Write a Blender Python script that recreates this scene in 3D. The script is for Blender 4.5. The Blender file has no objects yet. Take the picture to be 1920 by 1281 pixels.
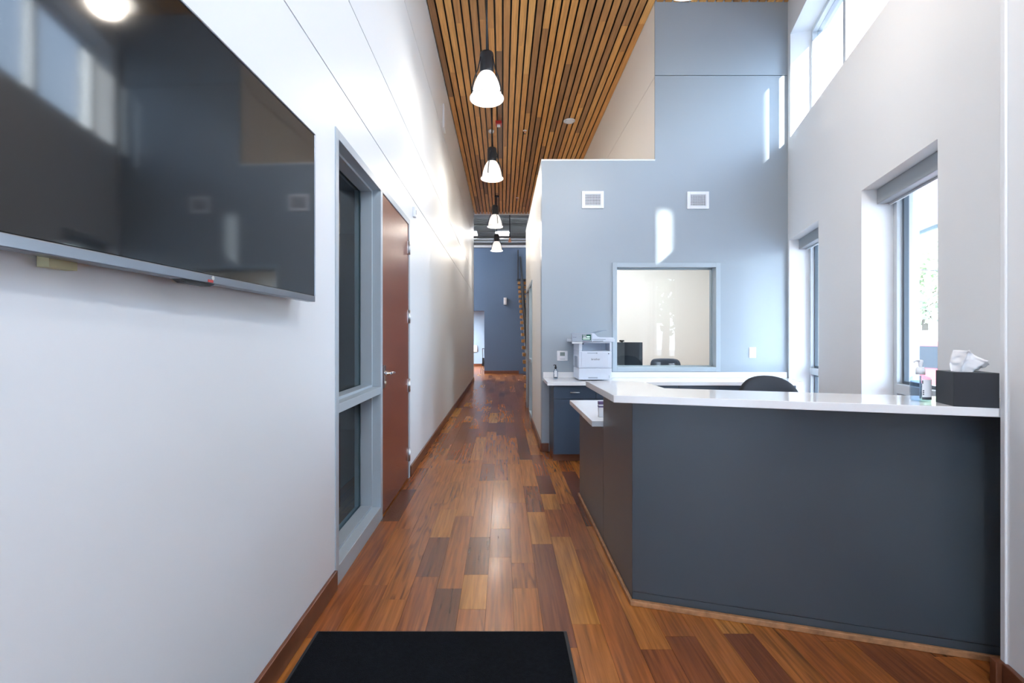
import bpy, bmesh, math, random
from mathutils import Matrix, Vector, noise

random.seed(7)
scene = bpy.context.scene
PI = math.pi
R = math.radians

# ------------------------------------------------------------------ camera, world, sun, exposure
cam_data = bpy.data.cameras.new("camera")
cam = bpy.data.objects.new("camera", cam_data)
scene.collection.objects.link(cam)
cam.location = (0, 0, 1.32)
cam.rotation_euler = (R(90), 0, 0)
cam_data.sensor_width = 36
cam_data.lens = 16
cam_data.shift_x = 18 / 1920
cam_data.shift_y = -7.5 / 1920
cam_data.clip_start = 0.02
cam_data.clip_end = 300
scene.camera = cam

SKY_STRENGTH = 12.5
world = bpy.data.worlds.new("sky")
scene.world = world
world.use_nodes = True
wn = world.node_tree
wn.nodes.clear()
w_out = wn.nodes.new("ShaderNodeOutputWorld")
w_bg = wn.nodes.new("ShaderNodeBackground")
w_tc = wn.nodes.new("ShaderNodeTexCoord")
w_sep = wn.nodes.new("ShaderNodeSeparateXYZ")
w_ramp = wn.nodes.new("ShaderNodeValToRGB")
w_ramp.color_ramp.elements[0].position = 0.0
w_ramp.color_ramp.elements[0].color = (0.74, 0.865, 1.0, 1)
w_ramp.color_ramp.elements[1].position = 0.75
w_ramp.color_ramp.elements[1].color = (0.50, 0.68, 1.0, 1)
wn.links.new(w_tc.outputs["Generated"], w_sep.inputs[0])
wn.links.new(w_sep.outputs["Z"], w_ramp.inputs[0])
wn.links.new(w_ramp.outputs[0], w_bg.inputs[0])
w_bg.inputs[1].default_value = SKY_STRENGTH
wn.links.new(w_bg.outputs[0], w_out.inputs[0])

# the facade runs at an angle to the corridor: local x = along it towards us, local y = outwards
FA = R(17.5)
FSN, FC = math.sin(FA), math.cos(FA)
FCORNER = (3.305, 5.27, 0)
FROT = -(PI / 2 + FA)


def FW(s, o, z):
    return Vector((FCORNER[0] - s * FSN + o * FC, FCORNER[1] - s * FC - o * FSN, z))


sun_data = bpy.data.lights.new("sun", "SUN")
sun_data.energy = 26
sun_data.angle = R(0.53)
sun_data.color = (1.0, 0.96, 0.9)
sun = bpy.data.objects.new("sun", sun_data)
scene.collection.objects.link(sun)
SUN_IN = 0.42
sun_dir = Vector((FSN - SUN_IN * FC, FC + SUN_IN * FSN, -SUN_IN))
sun.rotation_euler = sun_dir.to_track_quat("-Z", "Y").to_euler()
sun.location = (2, -6, 12)

vs = scene.view_settings
vs.view_transform = "Standard"
vs.look = "None"
vs.exposure = 0.45
vs.gamma = 1.0
vs.use_curve_mapping = False
scene.cycles.use_denoising = True
scene.cycles.max_bounces = 10
scene.cycles.diffuse_bounces = 6
scene.cycles.glossy_bounces = 5
scene.cycles.transparent_max_bounces = 16
scene.cycles.sample_clamp_indirect = 8.0
scene.cycles.caustics_reflective = False
scene.cycles.caustics_refractive = False


def portal(name, loc, rot, sx, sy):
    d = bpy.data.lights.new(name, "AREA")
    d.shape = "RECTANGLE"
    d.size, d.size_y = sx, sy
    d.energy = 1
    d.cycles.is_portal = True
    o = bpy.data.objects.new(name, d)
    scene.collection.objects.link(o)
    o.location = loc
    o.rotation_euler = rot
    return o


# ------------------------------------------------------------------ mesh helpers
class MB:
    """collects shapes and links them as one mesh object"""

    def __init__(self):
        self.v, self.f, self.c, self.sm = [], [], [], []
        self.cur = (0.5, 0.5, 0.5, 1)

    def _add(self, vs_, fs_, smooth=False):
        n = len(self.v)
        self.v += [Vector(p) for p in vs_]
        for f in fs_:
            self.f.append([i + n for i in f])
            self.c.append(self.cur)
            self.sm.append(smooth)
        return self

    def box(self, x0, x1, y0, y1, z0, z1, m=None):
        p = [(x0, y0, z0), (x1, y0, z0), (x1, y1, z0), (x0, y1, z0),
             (x0, y0, z1), (x1, y0, z1), (x1, y1, z1), (x0, y1, z1)]
        if m is not None:
            p = [m @ Vector(q) for q in p]
        return self._add(p, [(0, 3, 2, 1), (4, 5, 6, 7), (0, 1, 5, 4), (1, 2, 6, 5), (2, 3, 7, 6), (3, 0, 4, 7)])

    def prism(self, pts, z0, z1):
        a = sum(pts[i][0] * pts[(i + 1) % len(pts)][1] - pts[(i + 1) % len(pts)][0] * pts[i][1] for i in range(len(pts)))
        if a < 0:
            pts = pts[::-1]
        n = len(pts)
        p = [(x, y, z0) for x, y in pts] + [(x, y, z1) for x, y in pts]
        fs = [tuple(range(n))[::-1], tuple(range(n, 2 * n))]
        fs += [(i, (i + 1) % n, n + (i + 1) % n, n + i) for i in range(n)]
        return self._add(p, fs)

    def prof(self, pts, axis, a0, a1, m=None, smooth=False):
        """extrude a 2d profile along axis 'x' (pts = y,z) or 'y' (pts = x,z)"""
        n = len(pts)
        if axis == "x":
            p = [(a0, q[0], q[1]) for q in pts] + [(a1, q[0], q[1]) for q in pts]
        else:
            p = [(q[0], a0, q[1]) for q in pts] + [(q[0], a1, q[1]) for q in pts]
        if m is not None:
            p = [m @ Vector(q) for q in p]
        self._add(p, [tuple(range(n)), tuple(range(n, 2 * n))[::-1]])
        self._add(p, [(i, n + i, n + (i + 1) % n, (i + 1) % n) for i in range(n)], smooth)
        return self

    def quad(self, *p):
        return self._add(p, [tuple(range(len(p)))])

    def lathe(self, prof, n=24, loc=(0, 0, 0), axis="z", smooth=True, caps=True):
        vs_, fs_ = [], []
        for r, z in prof:
            for k in range(n):
                t = 2 * PI * k / n
                if axis == "z":
                    q = (r * math.cos(t), r * math.sin(t), z)
                elif axis == "y":
                    q = (r * math.cos(t), z, r * math.sin(t))
                else:
                    q = (z, r * math.cos(t), r * math.sin(t))
                vs_.append((q[0] + loc[0], q[1] + loc[1], q[2] + loc[2]))
        for i in range(len(prof) - 1):
            for k in range(n):
                a, b = i * n + k, i * n + (k + 1) % n
                f = (a, b, b + n, a + n)
                fs_.append(f)
        self._add(vs_, fs_, smooth)
        if caps:
            m = (len(prof) - 1) * n
            base = len(self.v) - len(vs_)
            if prof[0][0] > 1e-5:
                self.f.append([base + k for k in range(n)][::-1]); self.c.append(self.cur); self.sm.append(False)
            if prof[-1][0] > 1e-5:
                self.f.append([base + m + k for k in range(n)]); self.c.append(self.cur); self.sm.append(False)
        return self

    def tube(self, pts, r, n=10, smooth=True):
        pts = [Vector(p) for p in pts]
        rings = []
        for i, p in enumerate(pts):
            t = (pts[min(i + 1, len(pts) - 1)] - pts[max(i - 1, 0)]).normalized()
            up = Vector((0, 0, 1)) if abs(t.z) < 0.95 else Vector((1, 0, 0))
            a = t.cross(up).normalized()
            b = t.cross(a).normalized()
            rr = r[i] if isinstance(r, (list, tuple)) else r
            rings.append([p + rr * (math.cos(2 * PI * k / n) * a + math.sin(2 * PI * k / n) * b) for k in range(n)])
        vs_ = [q for ring in rings for q in ring]
        fs_ = []
        for i in range(len(rings) - 1):
            for k in range(n):
                fs_.append((i * n + k, i * n + (k + 1) % n, (i + 1) * n + (k + 1) % n, (i + 1) * n + k))
        self._add(vs_, fs_, smooth)
        b0 = len(self.v) - len(vs_)
        self.f.append([b0 + k for k in range(n)][::-1]); self.c.append(self.cur); self.sm.append(False)
        m = b0 + (len(rings) - 1) * n
        self.f.append([m + k for k in range(n)]); self.c.append(self.cur); self.sm.append(False)
        return self

    def build(self, name, m, parent=None, bevel=0, seg=2, color=False, sub=0, recalc=True):
        me = bpy.data.meshes.new(name)
        me.from_pydata([tuple(p) for p in self.v], [], self.f)
        if recalc:
            bm = bmesh.new(); bm.from_mesh(me)
            bmesh.ops.recalc_face_normals(bm, faces=bm.faces)
            bm.to_mesh(me); bm.free()
        me.polygons.foreach_set("use_smooth", self.sm)
        if color:
            at = me.attributes.new("rnd", "FLOAT_COLOR", "FACE")
            at.data.foreach_set("color", [x for c in self.c for x in c])
        me.update()
        o = bpy.data.objects.new(name, me)
        scene.collection.objects.link(o)
        if m is not None:
            me.materials.append(m)
        if bevel:
            b = o.modifiers.new("bevel", "BEVEL")
            b.width = bevel; b.segments = seg; b.limit_method = "ANGLE"; b.angle_limit = R(40)
        if sub:
            s = o.modifiers.new("sub", "SUBSURF"); s.levels = sub; s.render_levels = sub
        if parent is not None:
            o.parent = parent
        return o


def tag(o, label=None, cat=None, group=None, kind=None):
    if label: o["label"] = label
    if cat: o["category"] = cat
    if group: o["group"] = group
    if kind: o["kind"] = kind
    return o


def thing(name, label, cat, loc=(0, 0, 0), rz=0, group=None, kind=None):
    o = bpy.data.objects.new(name, None)
    o.empty_display_size = 0.1
    scene.collection.objects.link(o)
    o.location = loc
    o.rotation_euler = (0, 0, rz)
    return tag(o, label, cat, group, kind)


def struct(o, label=None, cat=None):
    return tag(o, label, cat, None, "structure")


def kids(o):
    return [c for c in scene.collection.objects if c.parent == o]


def copy_tree(o, parent=None):
    c = o.copy()
    scene.collection.objects.link(c)
    if parent is not None:
        c.parent = parent
    for ch in kids(o):
        copy_tree(ch, c)
    return c


# ------------------------------------------------------------------ materials
def lin(h):
    h = h.lstrip("#")
    out = []
    for i in (0, 2, 4):
        c = int(h[i:i + 2], 16) / 255
        out.append(c / 12.92 if c <= 0.04045 else ((c + 0.055) / 1.055) ** 2.4)
    return (*out, 1)


def mat(name, col, rough=0.5, metal=0.0, spec=0.5, var=0.0, vscale=8.0, bump=0.0, bscale=200.0, coat=0.0, trans=0.0, ior=1.45):
    m = bpy.data.materials.new(name)
    m.use_nodes = True
    nt = m.node_tree
    b = nt.nodes["Principled BSDF"]
    col = lin(col) if isinstance(col, str) else (*col[:3], 1)
    b.inputs["Base Color"].default_value = col
    b.inputs["Roughness"].default_value = rough
    b.inputs["Metallic"].default_value = metal
    b.inputs["Specular IOR Level"].default_value = spec
    b.inputs["IOR"].default_value = ior
    b.inputs["Coat Weight"].default_value = coat
    b.inputs["Transmission Weight"].default_value = trans
    if var or bump:
        tc = nt.nodes.new("ShaderNodeTexCoord")
    if var:
        n = nt.nodes.new("ShaderNodeTexNoise")
        n.inputs["Scale"].default_value = vscale
        n.inputs["Detail"].default_value = 5
        hs = nt.nodes.new("ShaderNodeMixRGB")
        hs.blend_type = "MIX"
        hs.inputs[1].default_value = tuple(c * (1 - var) for c in col[:3]) + (1,)
        hs.inputs[2].default_value = tuple(min(1, c * (1 + var)) for c in col[:3]) + (1,)
        nt.links.new(tc.outputs["Object"], n.inputs["Vector"])
        nt.links.new(n.outputs[0], hs.inputs[0])
        nt.links.new(hs.outputs[0], b.inputs["Base Color"])
    if bump:
        n2 = nt.nodes.new("ShaderNodeTexNoise")
        n2.inputs["Scale"].default_value = bscale
        n2.inputs["Detail"].default_value = 3
        bp = nt.nodes.new("ShaderNodeBump")
        bp.inputs["Strength"].default_value = bump
        bp.inputs["Distance"].default_value = 0.002
        nt.links.new(tc.outputs["Object"], n2.inputs["Vector"])
        nt.links.new(n2.outputs[0], bp.inputs["Height"])
        nt.links.new(bp.outputs[0], b.inputs["Normal"])
    return m


def glass(name, tint=(1, 1, 1), ior=1.5, rough=0.0):
    m = bpy.data.materials.new(name)
    m.use_nodes = True
    nt = m.node_tree
    nt.nodes.clear()
    o = nt.nodes.new("ShaderNodeOutputMaterial")
    mx = nt.nodes.new("ShaderNodeMixShader")
    tr = nt.nodes.new("ShaderNodeBsdfTransparent")
    gl = nt.nodes.new("ShaderNodeBsdfGlossy")
    fr = nt.nodes.new("ShaderNodeFresnel")
    fr.inputs["IOR"].default_value = ior
    tr.inputs[0].default_value = (*tint, 1)
    gl.inputs["Roughness"].default_value = rough
    ge = nt.nodes.new("ShaderNodeNewGeometry")
    inv = nt.nodes.new("ShaderNodeMath"); inv.operation = "SUBTRACT"; inv.inputs[0].default_value = 1
    nt.links.new(ge.outputs["Backfacing"], inv.inputs[1])
    mu = nt.nodes.new("ShaderNodeMath"); mu.operation = "MULTIPLY"
    nt.links.new(fr.outputs[0], mu.inputs[0]); nt.links.new(inv.outputs[0], mu.inputs[1])
    nt.links.new(mu.outputs[0], mx.inputs[0])
    nt.links.new(tr.outputs[0], mx.inputs[1])
    nt.links.new(gl.outputs[0], mx.inputs[2])
    nt.links.new(mx.outputs[0], o.inputs[0])
    return m


def emit(name, col, strength):
    m = bpy.data.materials.new(name)
    m.use_nodes = True
    nt = m.node_tree
    b = nt.nodes["Principled BSDF"]
    b.inputs["Base Color"].default_value = (0.8, 0.8, 0.8, 1)
    b.inputs["Emission Color"].default_value = (*col, 1)
    b.inputs["Emission Strength"].default_value = strength
    return m


def wood(name, stops, grain_axis="y", rough=0.3, gscale=(60, 3, 60), spec=0.5, coat=0.0, contrast=0.45, rings=True):
    """colour from the per-plank attribute 'rnd' (r = tone, g/b = offsets), stretched noise as grain"""
    m = bpy.data.materials.new(name)
    m.use_nodes = True
    nt = m.node_tree
    N = nt.nodes
    L = nt.links
    b = N["Principled BSDF"]
    at = N.new("ShaderNodeAttribute"); at.attribute_name = "rnd"
    sep = N.new("ShaderNodeSeparateColor")
    L.new(at.outputs["Color"], sep.inputs[0])
    rp = N.new("ShaderNodeValToRGB")
    els = rp.color_ramp.elements
    while len(els) < len(stops):
        els.new(0.5)
    for e, (p, c) in zip(els, stops):
        e.position = p; e.color = lin(c)
    L.new(sep.outputs[0], rp.inputs[0])
    tc = N.new("ShaderNodeTexCoord")
    off = N.new("ShaderNodeVectorMath"); off.operation = "MULTIPLY_ADD"
    off.inputs[1].default_value = (37, 53, 41)
    L.new(at.outputs["Color"], off.inputs[0])
    L.new(tc.outputs["Object"], off.inputs[2])
    mp = N.new("ShaderNodeVectorMath"); mp.operation = "MULTIPLY"
    mp.inputs[1].default_value = gscale
    L.new(off.outputs[0], mp.inputs[0])
    n1 = N.new("ShaderNodeTexNoise")
    n1.inputs["Scale"].default_value = 1.0; n1.inputs["Detail"].default_value = 6; n1.inputs["Distortion"].default_value = 0.6
    L.new(mp.outputs[0], n1.inputs["Vector"])
    # broad figure: wavy rings
    mp2 = N.new("ShaderNodeVectorMath"); mp2.operation = "MULTIPLY"
    mp2.inputs[1].default_value = tuple(g * (0.16 if g > 10 else 0.35) for g in gscale)
    L.new(off.outputs[0], mp2.inputs[0])
    n2 = N.new("ShaderNodeTexNoise"); n2.inputs["Scale"].default_value = 1.0; n2.inputs["Detail"].default_value = 2
    L.new(mp2.outputs[0], n2.inputs["Vector"])
    mul = N.new("ShaderNodeMath"); mul.operation = "MULTIPLY"; mul.inputs[1].default_value = 55
    L.new(n2.outputs[0], mul.inputs[0])
    sn = N.new("ShaderNodeMath"); sn.operation = "SINE"
    L.new(mul.outputs[0], sn.inputs[0])
    rr = N.new("ShaderNodeMapRange"); rr.inputs[1].default_value = 0.2; rr.inputs[2].default_value = 1.0
    rr.inputs[3].default_value = 0.0; rr.inputs[4].default_value = 0.34
    L.new(sn.outputs[0], rr.inputs[0])
    ringamt = N.new("ShaderNodeMapRange"); ringamt.inputs[1].default_value = 0.7; ringamt.inputs[2].default_value = 0.95
    L.new(sep.outputs[2], ringamt.inputs[0])
    rm = N.new("ShaderNodeMath"); rm.operation = "MULTIPLY"
    L.new(rr.outputs[0], rm.inputs[0]); L.new(ringamt.outputs[0], rm.inputs[1])
    g1 = N.new("ShaderNodeMapRange"); g1.inputs[1].default_value = 0.3; g1.inputs[2].default_value = 0.75
    g1.inputs[3].default_value = 1.0 + contrast * 0.4; g1.inputs[4].default_value = 1.0 - contrast
    L.new(n1.outputs[0], g1.inputs[0])
    sub = N.new("ShaderNodeMath"); sub.operation = "SUBTRACT"
    L.new(g1.outputs[0], sub.inputs[0])
    if rings:
        L.new(rm.outputs[0], sub.inputs[1])
    else:
        sub.inputs[1].default_value = 0
    mx = N.new("ShaderNodeMixRGB"); mx.blend_type = "MULTIPLY"; mx.inputs[0].default_value = 1
    L.new(rp.outputs[0], mx.inputs[1]); L.new(sub.outputs[0], mx.inputs[2])
    L.new(mx.outputs[0], b.inputs["Base Color"])
    b.inputs["Roughness"].default_value = rough
    b.inputs["Specular IOR Level"].default_value = spec
    b.inputs["Coat Weight"].default_value = coat
    b.inputs["Coat Roughness"].default_value = 0.12
    return m


M = {}
M["white_wall"] = mat("white wall paint", (0.735, 0.772, 0.805), 0.42, spec=0.35, bump=0.05, bscale=350)
M["grey_wall"] = mat("blue grey wall paint", (0.335, 0.385, 0.43), 0.36, spec=0.5, bump=0.06, bscale=300)
M["facade_wall"] = mat("pale wall paint", (0.85, 0.87, 0.885), 0.5, spec=0.3, bump=0.05, bscale=350)
M["beige_wall"] = mat("warm white wall paint", (0.82, 0.80, 0.765), 0.5, spec=0.3)
M["blue_wall"] = mat("slate blue wall paint", (0.10, 0.155, 0.25), 0.5, spec=0.4)
M["pale_blue_wall"] = mat("pale blue wall paint", (0.30, 0.42, 0.56), 0.5, spec=0.3)
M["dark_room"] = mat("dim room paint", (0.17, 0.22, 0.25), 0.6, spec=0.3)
M["gap"] = mat("dark gap", (0.05, 0.052, 0.056), 0.8)
M["frame_paint"] = mat("grey blue hollow metal paint", (0.39, 0.455, 0.505), 0.36, spec=0.5)
M["base_wood"] = mat("red brown baseboard", (0.135, 0.046, 0.022), 0.33, spec=0.5, var=0.35, vscale=14)
M["door_wood"] = mat("red brown door", (0.175, 0.052, 0.034), 0.27, spec=0.55, var=0.1, vscale=10)
M["steel"] = mat("satin steel", (0.62, 0.62, 0.63), 0.28, metal=1.0)
M["chrome"] = mat("polished steel", (0.78, 0.78, 0.80), 0.14, metal=1.0)
M["alu"] = mat("window aluminium", (0.62, 0.66, 0.69), 0.35, metal=0.15, spec=0.5)
M["alu_dark"] = mat("dark window gasket", (0.10, 0.13, 0.16), 0.45)
M["shade_grey"] = mat("grey shade cassette", (0.30, 0.33, 0.355), 0.5)
M["black"] = mat("matt black", (0.012, 0.012, 0.014), 0.5)
M["black_metal"] = mat("black painted metal", (0.018, 0.02, 0.025), 0.38, spec=0.5)
M["navy"] = mat("navy laminate", (0.054, 0.068, 0.083), 0.29, spec=0.5, bump=0.05, bscale=250)
M["cab_navy"] = mat("blue laminate", (0.036, 0.056, 0.088), 0.35, spec=0.5, bump=0.04, bscale=250)
M["stone"] = mat("white quartz", (0.80, 0.805, 0.815), 0.06, spec=0.5, var=0.02, vscale=60)
M["white_plastic"] = mat("white plastic", (0.78, 0.80, 0.84), 0.35)
M["cool_plastic"] = mat("cool white printer plastic", (0.66, 0.72, 0.82), 0.38)
M["grey_plastic"] = mat("grey plastic", (0.32, 0.37, 0.44), 0.42)
M["dark_plastic"] = mat("dark grey plastic", (0.06, 0.07, 0.085), 0.4)
M["screen"] = mat("television glass", (0.004, 0.0045, 0.006), 0.06, spec=1.0)
M["tv_rim"] = mat("silver bezel", (0.24, 0.26, 0.30), 0.3, metal=0.85)
M["glass"] = glass("window glass", (0.97, 0.985, 0.98), 1.5)
M["dimmed_glass"] = glass("dimmed window glass", (0.58, 0.60, 0.61), 1.5)  # tint put in to cut the daylight from the high window strip
M["dark_glass"] = glass("tinted glass", (0.72, 0.80, 0.82), 1.5)
M["clear"] = glass("clear plastic", (0.80, 0.85, 0.89), 1.5, 0.03)
M["gel"] = glass("clear gel", (0.70, 0.78, 0.85), 1.33, 0.08)
M["lamp_shade"] = emit("glowing prismatic shade", (1.0, 0.96, 0.92), 0.55)
M["lamp_lens"] = emit("glowing lens", (1.0, 0.99, 0.98), 0.5)
M["lamp_rim"] = emit("glowing glass rim", (1.0, 0.99, 0.97), 0.2)
M["linear"] = emit("linear light diffuser", (0.95, 0.97, 1.0), 80.0)
M["office_fill"] = emit("office fill diffuser", (0.92, 0.96, 1.0), 15.5)
M["paper"] = mat("white tissue paper", (0.86, 0.86, 0.88), 0.8, spec=0.1)
M["fabric"] = mat("charcoal upholstery", (0.022, 0.023, 0.028), 0.75, spec=0.3, bump=0.3, bscale=500)
M["blue_fabric"] = mat("slate upholstery", (0.075, 0.09, 0.12), 0.75, spec=0.3, bump=0.3, bscale=500)
M["rubber"] = mat("mat rubber", (0.020, 0.024, 0.030), 0.55)
M["red"] = mat("red plastic", (0.45, 0.03, 0.03), 0.4)
M["cream"] = mat("cream bracket", (0.52, 0.50, 0.30), 0.6)
M["tread_wood"] = mat("honey oak", (0.50, 0.26, 0.085), 0.45, var=0.3, vscale=9)
M["deck"] = mat("grey metal deck", (0.45, 0.46, 0.46), 0.5, metal=0.3)
M["copper"] = mat("copper", (0.75, 0.34, 0.20), 0.35, metal=0.8)
M["asphalt"] = mat("pale concrete", (0.42, 0.42, 0.42), 0.9, var=0.1, vscale=2)
M["leaf"] = mat("pale green leaves", (0.30, 0.36, 0.22), 0.6, var=0.4, vscale=2)
M["bark"] = mat("bark", (0.10, 0.08, 0.06), 0.9)
M["car_red"] = mat("red car paint", (0.55, 0.10, 0.11), 0.25, coat=0.5)
M["car_white"] = mat("white car paint", (0.75, 0.76, 0.78), 0.2, coat=0.6)
M["car_glass"] = mat("dark car glass", (0.03, 0.04, 0.05), 0.08)
M["soffit"] = mat("pale soffit", (0.34, 0.34, 0.37), 0.6)
M["fence"] = mat("teal grey fence", (0.16, 0.24, 0.26), 0.7)
M["blocker"] = mat("pale stucco", (0.80, 0.80, 0.80), 0.9, var=0.08, vscale=3)
M["green_screen"] = mat("green touch screen", (0.0, 0.075, 0.055), 0.15)
M["green_lit"] = emit("lit green key", (0.03, 0.42, 0.22), 0.5)
M["grey_lcd"] = mat("grey lcd", (0.20, 0.25, 0.25), 0.3)
M["floor_wood"] = wood("hardwood planks", [(0.0, "#532c1c"), (0.2, "#764020"), (0.4, "#925225"), (0.6, "#a5652b"), (0.8, "#b27634"), (1.0, "#c08c44")],
                       rough=0.27, gscale=(55, 2.6, 1), spec=0.5, coat=0.12, contrast=0.5)
M["ceil_wood"] = wood("ceiling slats", [(0.0, "#856448"), (0.3, "#b28252"), (0.6, "#d69b59"), (1.0, "#e6b06a")],
                      rough=0.45, gscale=(50, 2.5, 1), spec=0.3, contrast=0.3, rings=False)


def speckled():
    m = mat("worn wood strip", (0.36, 0.18, 0.085), 0.5, var=0.85, vscale=26)
    return m


M["strip"] = speckled()


def carpet():
    m = mat("black carpet pile", (0.006, 0.0075, 0.0105), 0.95, spec=0.1, var=0.6, vscale=60, bump=1.0, bscale=260)
    m.node_tree.nodes["Bump"].inputs["Distance"].default_value = 0.006
    return m


M["carpet"] = carpet()

# ------------------------------------------------------------------ the setting
XL, XR, XU, YB, ZC, YE = -0.88, 0.455, 1.767, 5.27, 5.206, 14.3
Y0 = -2.6


def planks(x0, x1, y0, y1, w, lmin, lmax, z0, z1, mb, gap, tone=lambda: random.random(), ymin=None):
    n = int(round((x1 - x0) / w))
    for i in range(n):
        xa = x0 + i * w
        y = y0 - random.uniform(0, lmax)
        while y < y1:
            l = random.uniform(lmin, lmax)
            ya, yb = max(y, y0 if ymin is None else max(y0, ymin(xa + w))), min(y + l, y1)
            if yb - ya > 0.02:
                mb.cur = (min(1, max(0, tone())), random.random(), random.random(), 1)
                mb.box(xa + gap / 2, min(xa + w, x1) - gap / 2, ya + 0.0004, yb - 0.0004, z0, z1)
            y += l


fl = MB()
planks(-1.41, 3.91, Y0 - 0.4, 22.0, 0.133, 0.25, 1.35, -0.018, 0.0, fl, 0.0012, tone=lambda: random.gauss(0.48, 0.2))
floor_o = struct(fl.build("floor", M["floor_wood"], color=True, recalc=False))
sb = MB().box(-7, 4.6, Y0 - 0.4, 28, -0.2, -0.018)
struct(sb.build("floor_subfloor", M["base_wood"]))
side = MB(); side.box(-7, -1.412, 13.4, 22, -0.018, 0.0)
struct(side.build("floor_hall", M["base_wood"]))
side = MB(); side.box(-4, -1.412, 0.2, 6.5, -0.018, 0.0)
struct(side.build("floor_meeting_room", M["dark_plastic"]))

# slatted ceiling
cl = MB()
CW = 0.0983
planks(XL, 3.6, Y0 - 0.4, YE, CW, 1.6, 4.6, ZC, ZC + 0.022, cl, 0.0235, tone=lambda: random.gauss(0.55, 0.24), ymin=lambda x: 5.27 - (3.305 + 0.25 - x) * FC / FSN)
struct(cl.build("ceiling", M["ceil_wood"], color=True, recalc=False))
struct(MB().prism([(XL - 0.2, Y0 - 0.4), (FW(0, 0, 0).x - (5.67 - Y0) * FSN / FC + 0.3, Y0 - 0.4), (3.62, 5.27), (3.62, YE), (XL - 0.2, YE)], ZC + 0.06, ZC + 0.3).build("ceiling_backing", M["black"]))
struct(MB().box(XL, XU, YE, YE + 0.06, ZC - 0.02, 7.4).build("trim_1", M["white_wall"]))

# left wall: painted panels with open reveals between them, around the door and sidelight opening
SEAMS = [0, 2.68, 3.25, 4.345, ZC + 0.06]
DY0, DY1, DZ = 2.39, 4.31, 2.43
wl = MB()
for i in range(4):
    a = SEAMS[i] + (0.004 if i else 0); b_ = SEAMS[i + 1] - (0.004 if i < 3 else 0)
    if i == 0:
        wl.box(XL - 0.02, XL, Y0, DY0, a, b_)
        wl.box(XL - 0.02, XL, DY1, 14.0, a, b_)
        wl.box(XL - 0.02, XL, DY0, DY1, DZ, b_)
    else:
        wl.box(XL - 0.02, XL, Y0, 14.0, a, b_)
struct(wl.build("wall_left", M["white_wall"]))
wb = MB()
wb.box(XL - 0.2, XL - 0.02, Y0, DY0, 0, ZC + 0.06)
wb.box(XL - 0.2, XL - 0.02, DY1, 13.995, 0, ZC + 0.06)
wb.box(XL - 0.2, XL - 0.02, DY0, DY1, DZ, ZC + 0.06)
struct(wb.build("wall_left_core", M["shade_grey"]))
bb = MB()
bb.box(XL, XL + 0.018, Y0, DY0 - 0.004, 0, 0.1)
bb.box(XL, XL + 0.018, DY1 + 0.004, 14.0, 0, 0.1)
bb.box(XL - 0.2, XL + 0.018, 14.0, 14.018, 0, 0.1)
struct(bb.build("baseboard_left", M["base_wood"], bevel=0.004))
# room behind the sidelight
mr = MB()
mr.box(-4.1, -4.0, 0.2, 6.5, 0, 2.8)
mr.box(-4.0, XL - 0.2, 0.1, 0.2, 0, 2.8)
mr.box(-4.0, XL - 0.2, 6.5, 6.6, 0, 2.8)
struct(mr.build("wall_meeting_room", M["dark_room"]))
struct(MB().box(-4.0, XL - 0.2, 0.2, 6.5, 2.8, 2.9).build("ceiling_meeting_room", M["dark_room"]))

# blue grey wall facing us, with the office window opening
IW = (1.273, 2.52, 0.925, 2.185)
BT = 3.365
gw = MB()
for (za, zb, xa) in ((0, BT, XR), (BT, 4.351, XU), (4.359, ZC + 0.06, XU)):
    if za == 0:
        gw.box(xa, IW[0], YB, YB + 0.14, 0, BT)
        gw.box(IW[1], 3.6, YB, YB + 0.14, 0, BT)
        gw.box(IW[0], IW[1], YB, YB + 0.14, 0, IW[2])
        gw.box(IW[0], IW[1], YB, YB + 0.14, IW[3], BT)
    else:
        gw.box(xa, 3.6, YB, YB + 0.02, za, zb)
struct(gw.build("wall_back", M["grey_wall"]))
struct(MB().box(XU + 0.01, 3.6, YB + 0.02, YB + 0.14, BT, ZC + 0.06).build("wall_back_core", M["shade_grey"]))
# corridor side of the office box and its top ledge
OX, OY = XR, 8.8
ow = MB()
ow.box(OX + 0.001, OX + 0.12, YB + 0.001, 6.93, 0, BT)
ow.box(OX + 0.001, OX + 0.12, 8.6, OY, 0, BT)
ow.box(OX + 0.001, OX + 0.12, 6.93, 8.6, 2.2, BT)
struct(ow.build("wall_corridor", M["beige_wall"]))
struct(MB().box(OX - 0.004, XU, YB - 0.006, OY, BT, BT + 0.018).build("trim_2", M["white_wall"]))
uw = MB()
uw.box(XU, XU + 0.02, YB + 0.021, YE, 0 + BT + 0.018, 4.341)
uw.box(XU, XU + 0.02, YB + 0.021, YE, 4.349, ZC + 0.06)
struct(uw.build("wall_upper", M["beige_wall"]))
struct(MB().box(XU + 0.02, XU + 0.12, YB + 0.15, YE, BT, ZC + 0.06).build("wall_upper_core", M["shade_grey"]))
bb = MB()
bb.box(OX - 0.018, OX, YB - 0.018, 6.925, 0, 0.1)
bb.box(OX - 0.018, OX, 8.605, OY, 0, 0.1)
bb.box(OX, 0.535, YB - 0.018, YB - 0.0005, 0, 0.1)
struct(bb.build("baseboard_corridor", M["base_wood"], bevel=0.004))

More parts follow.
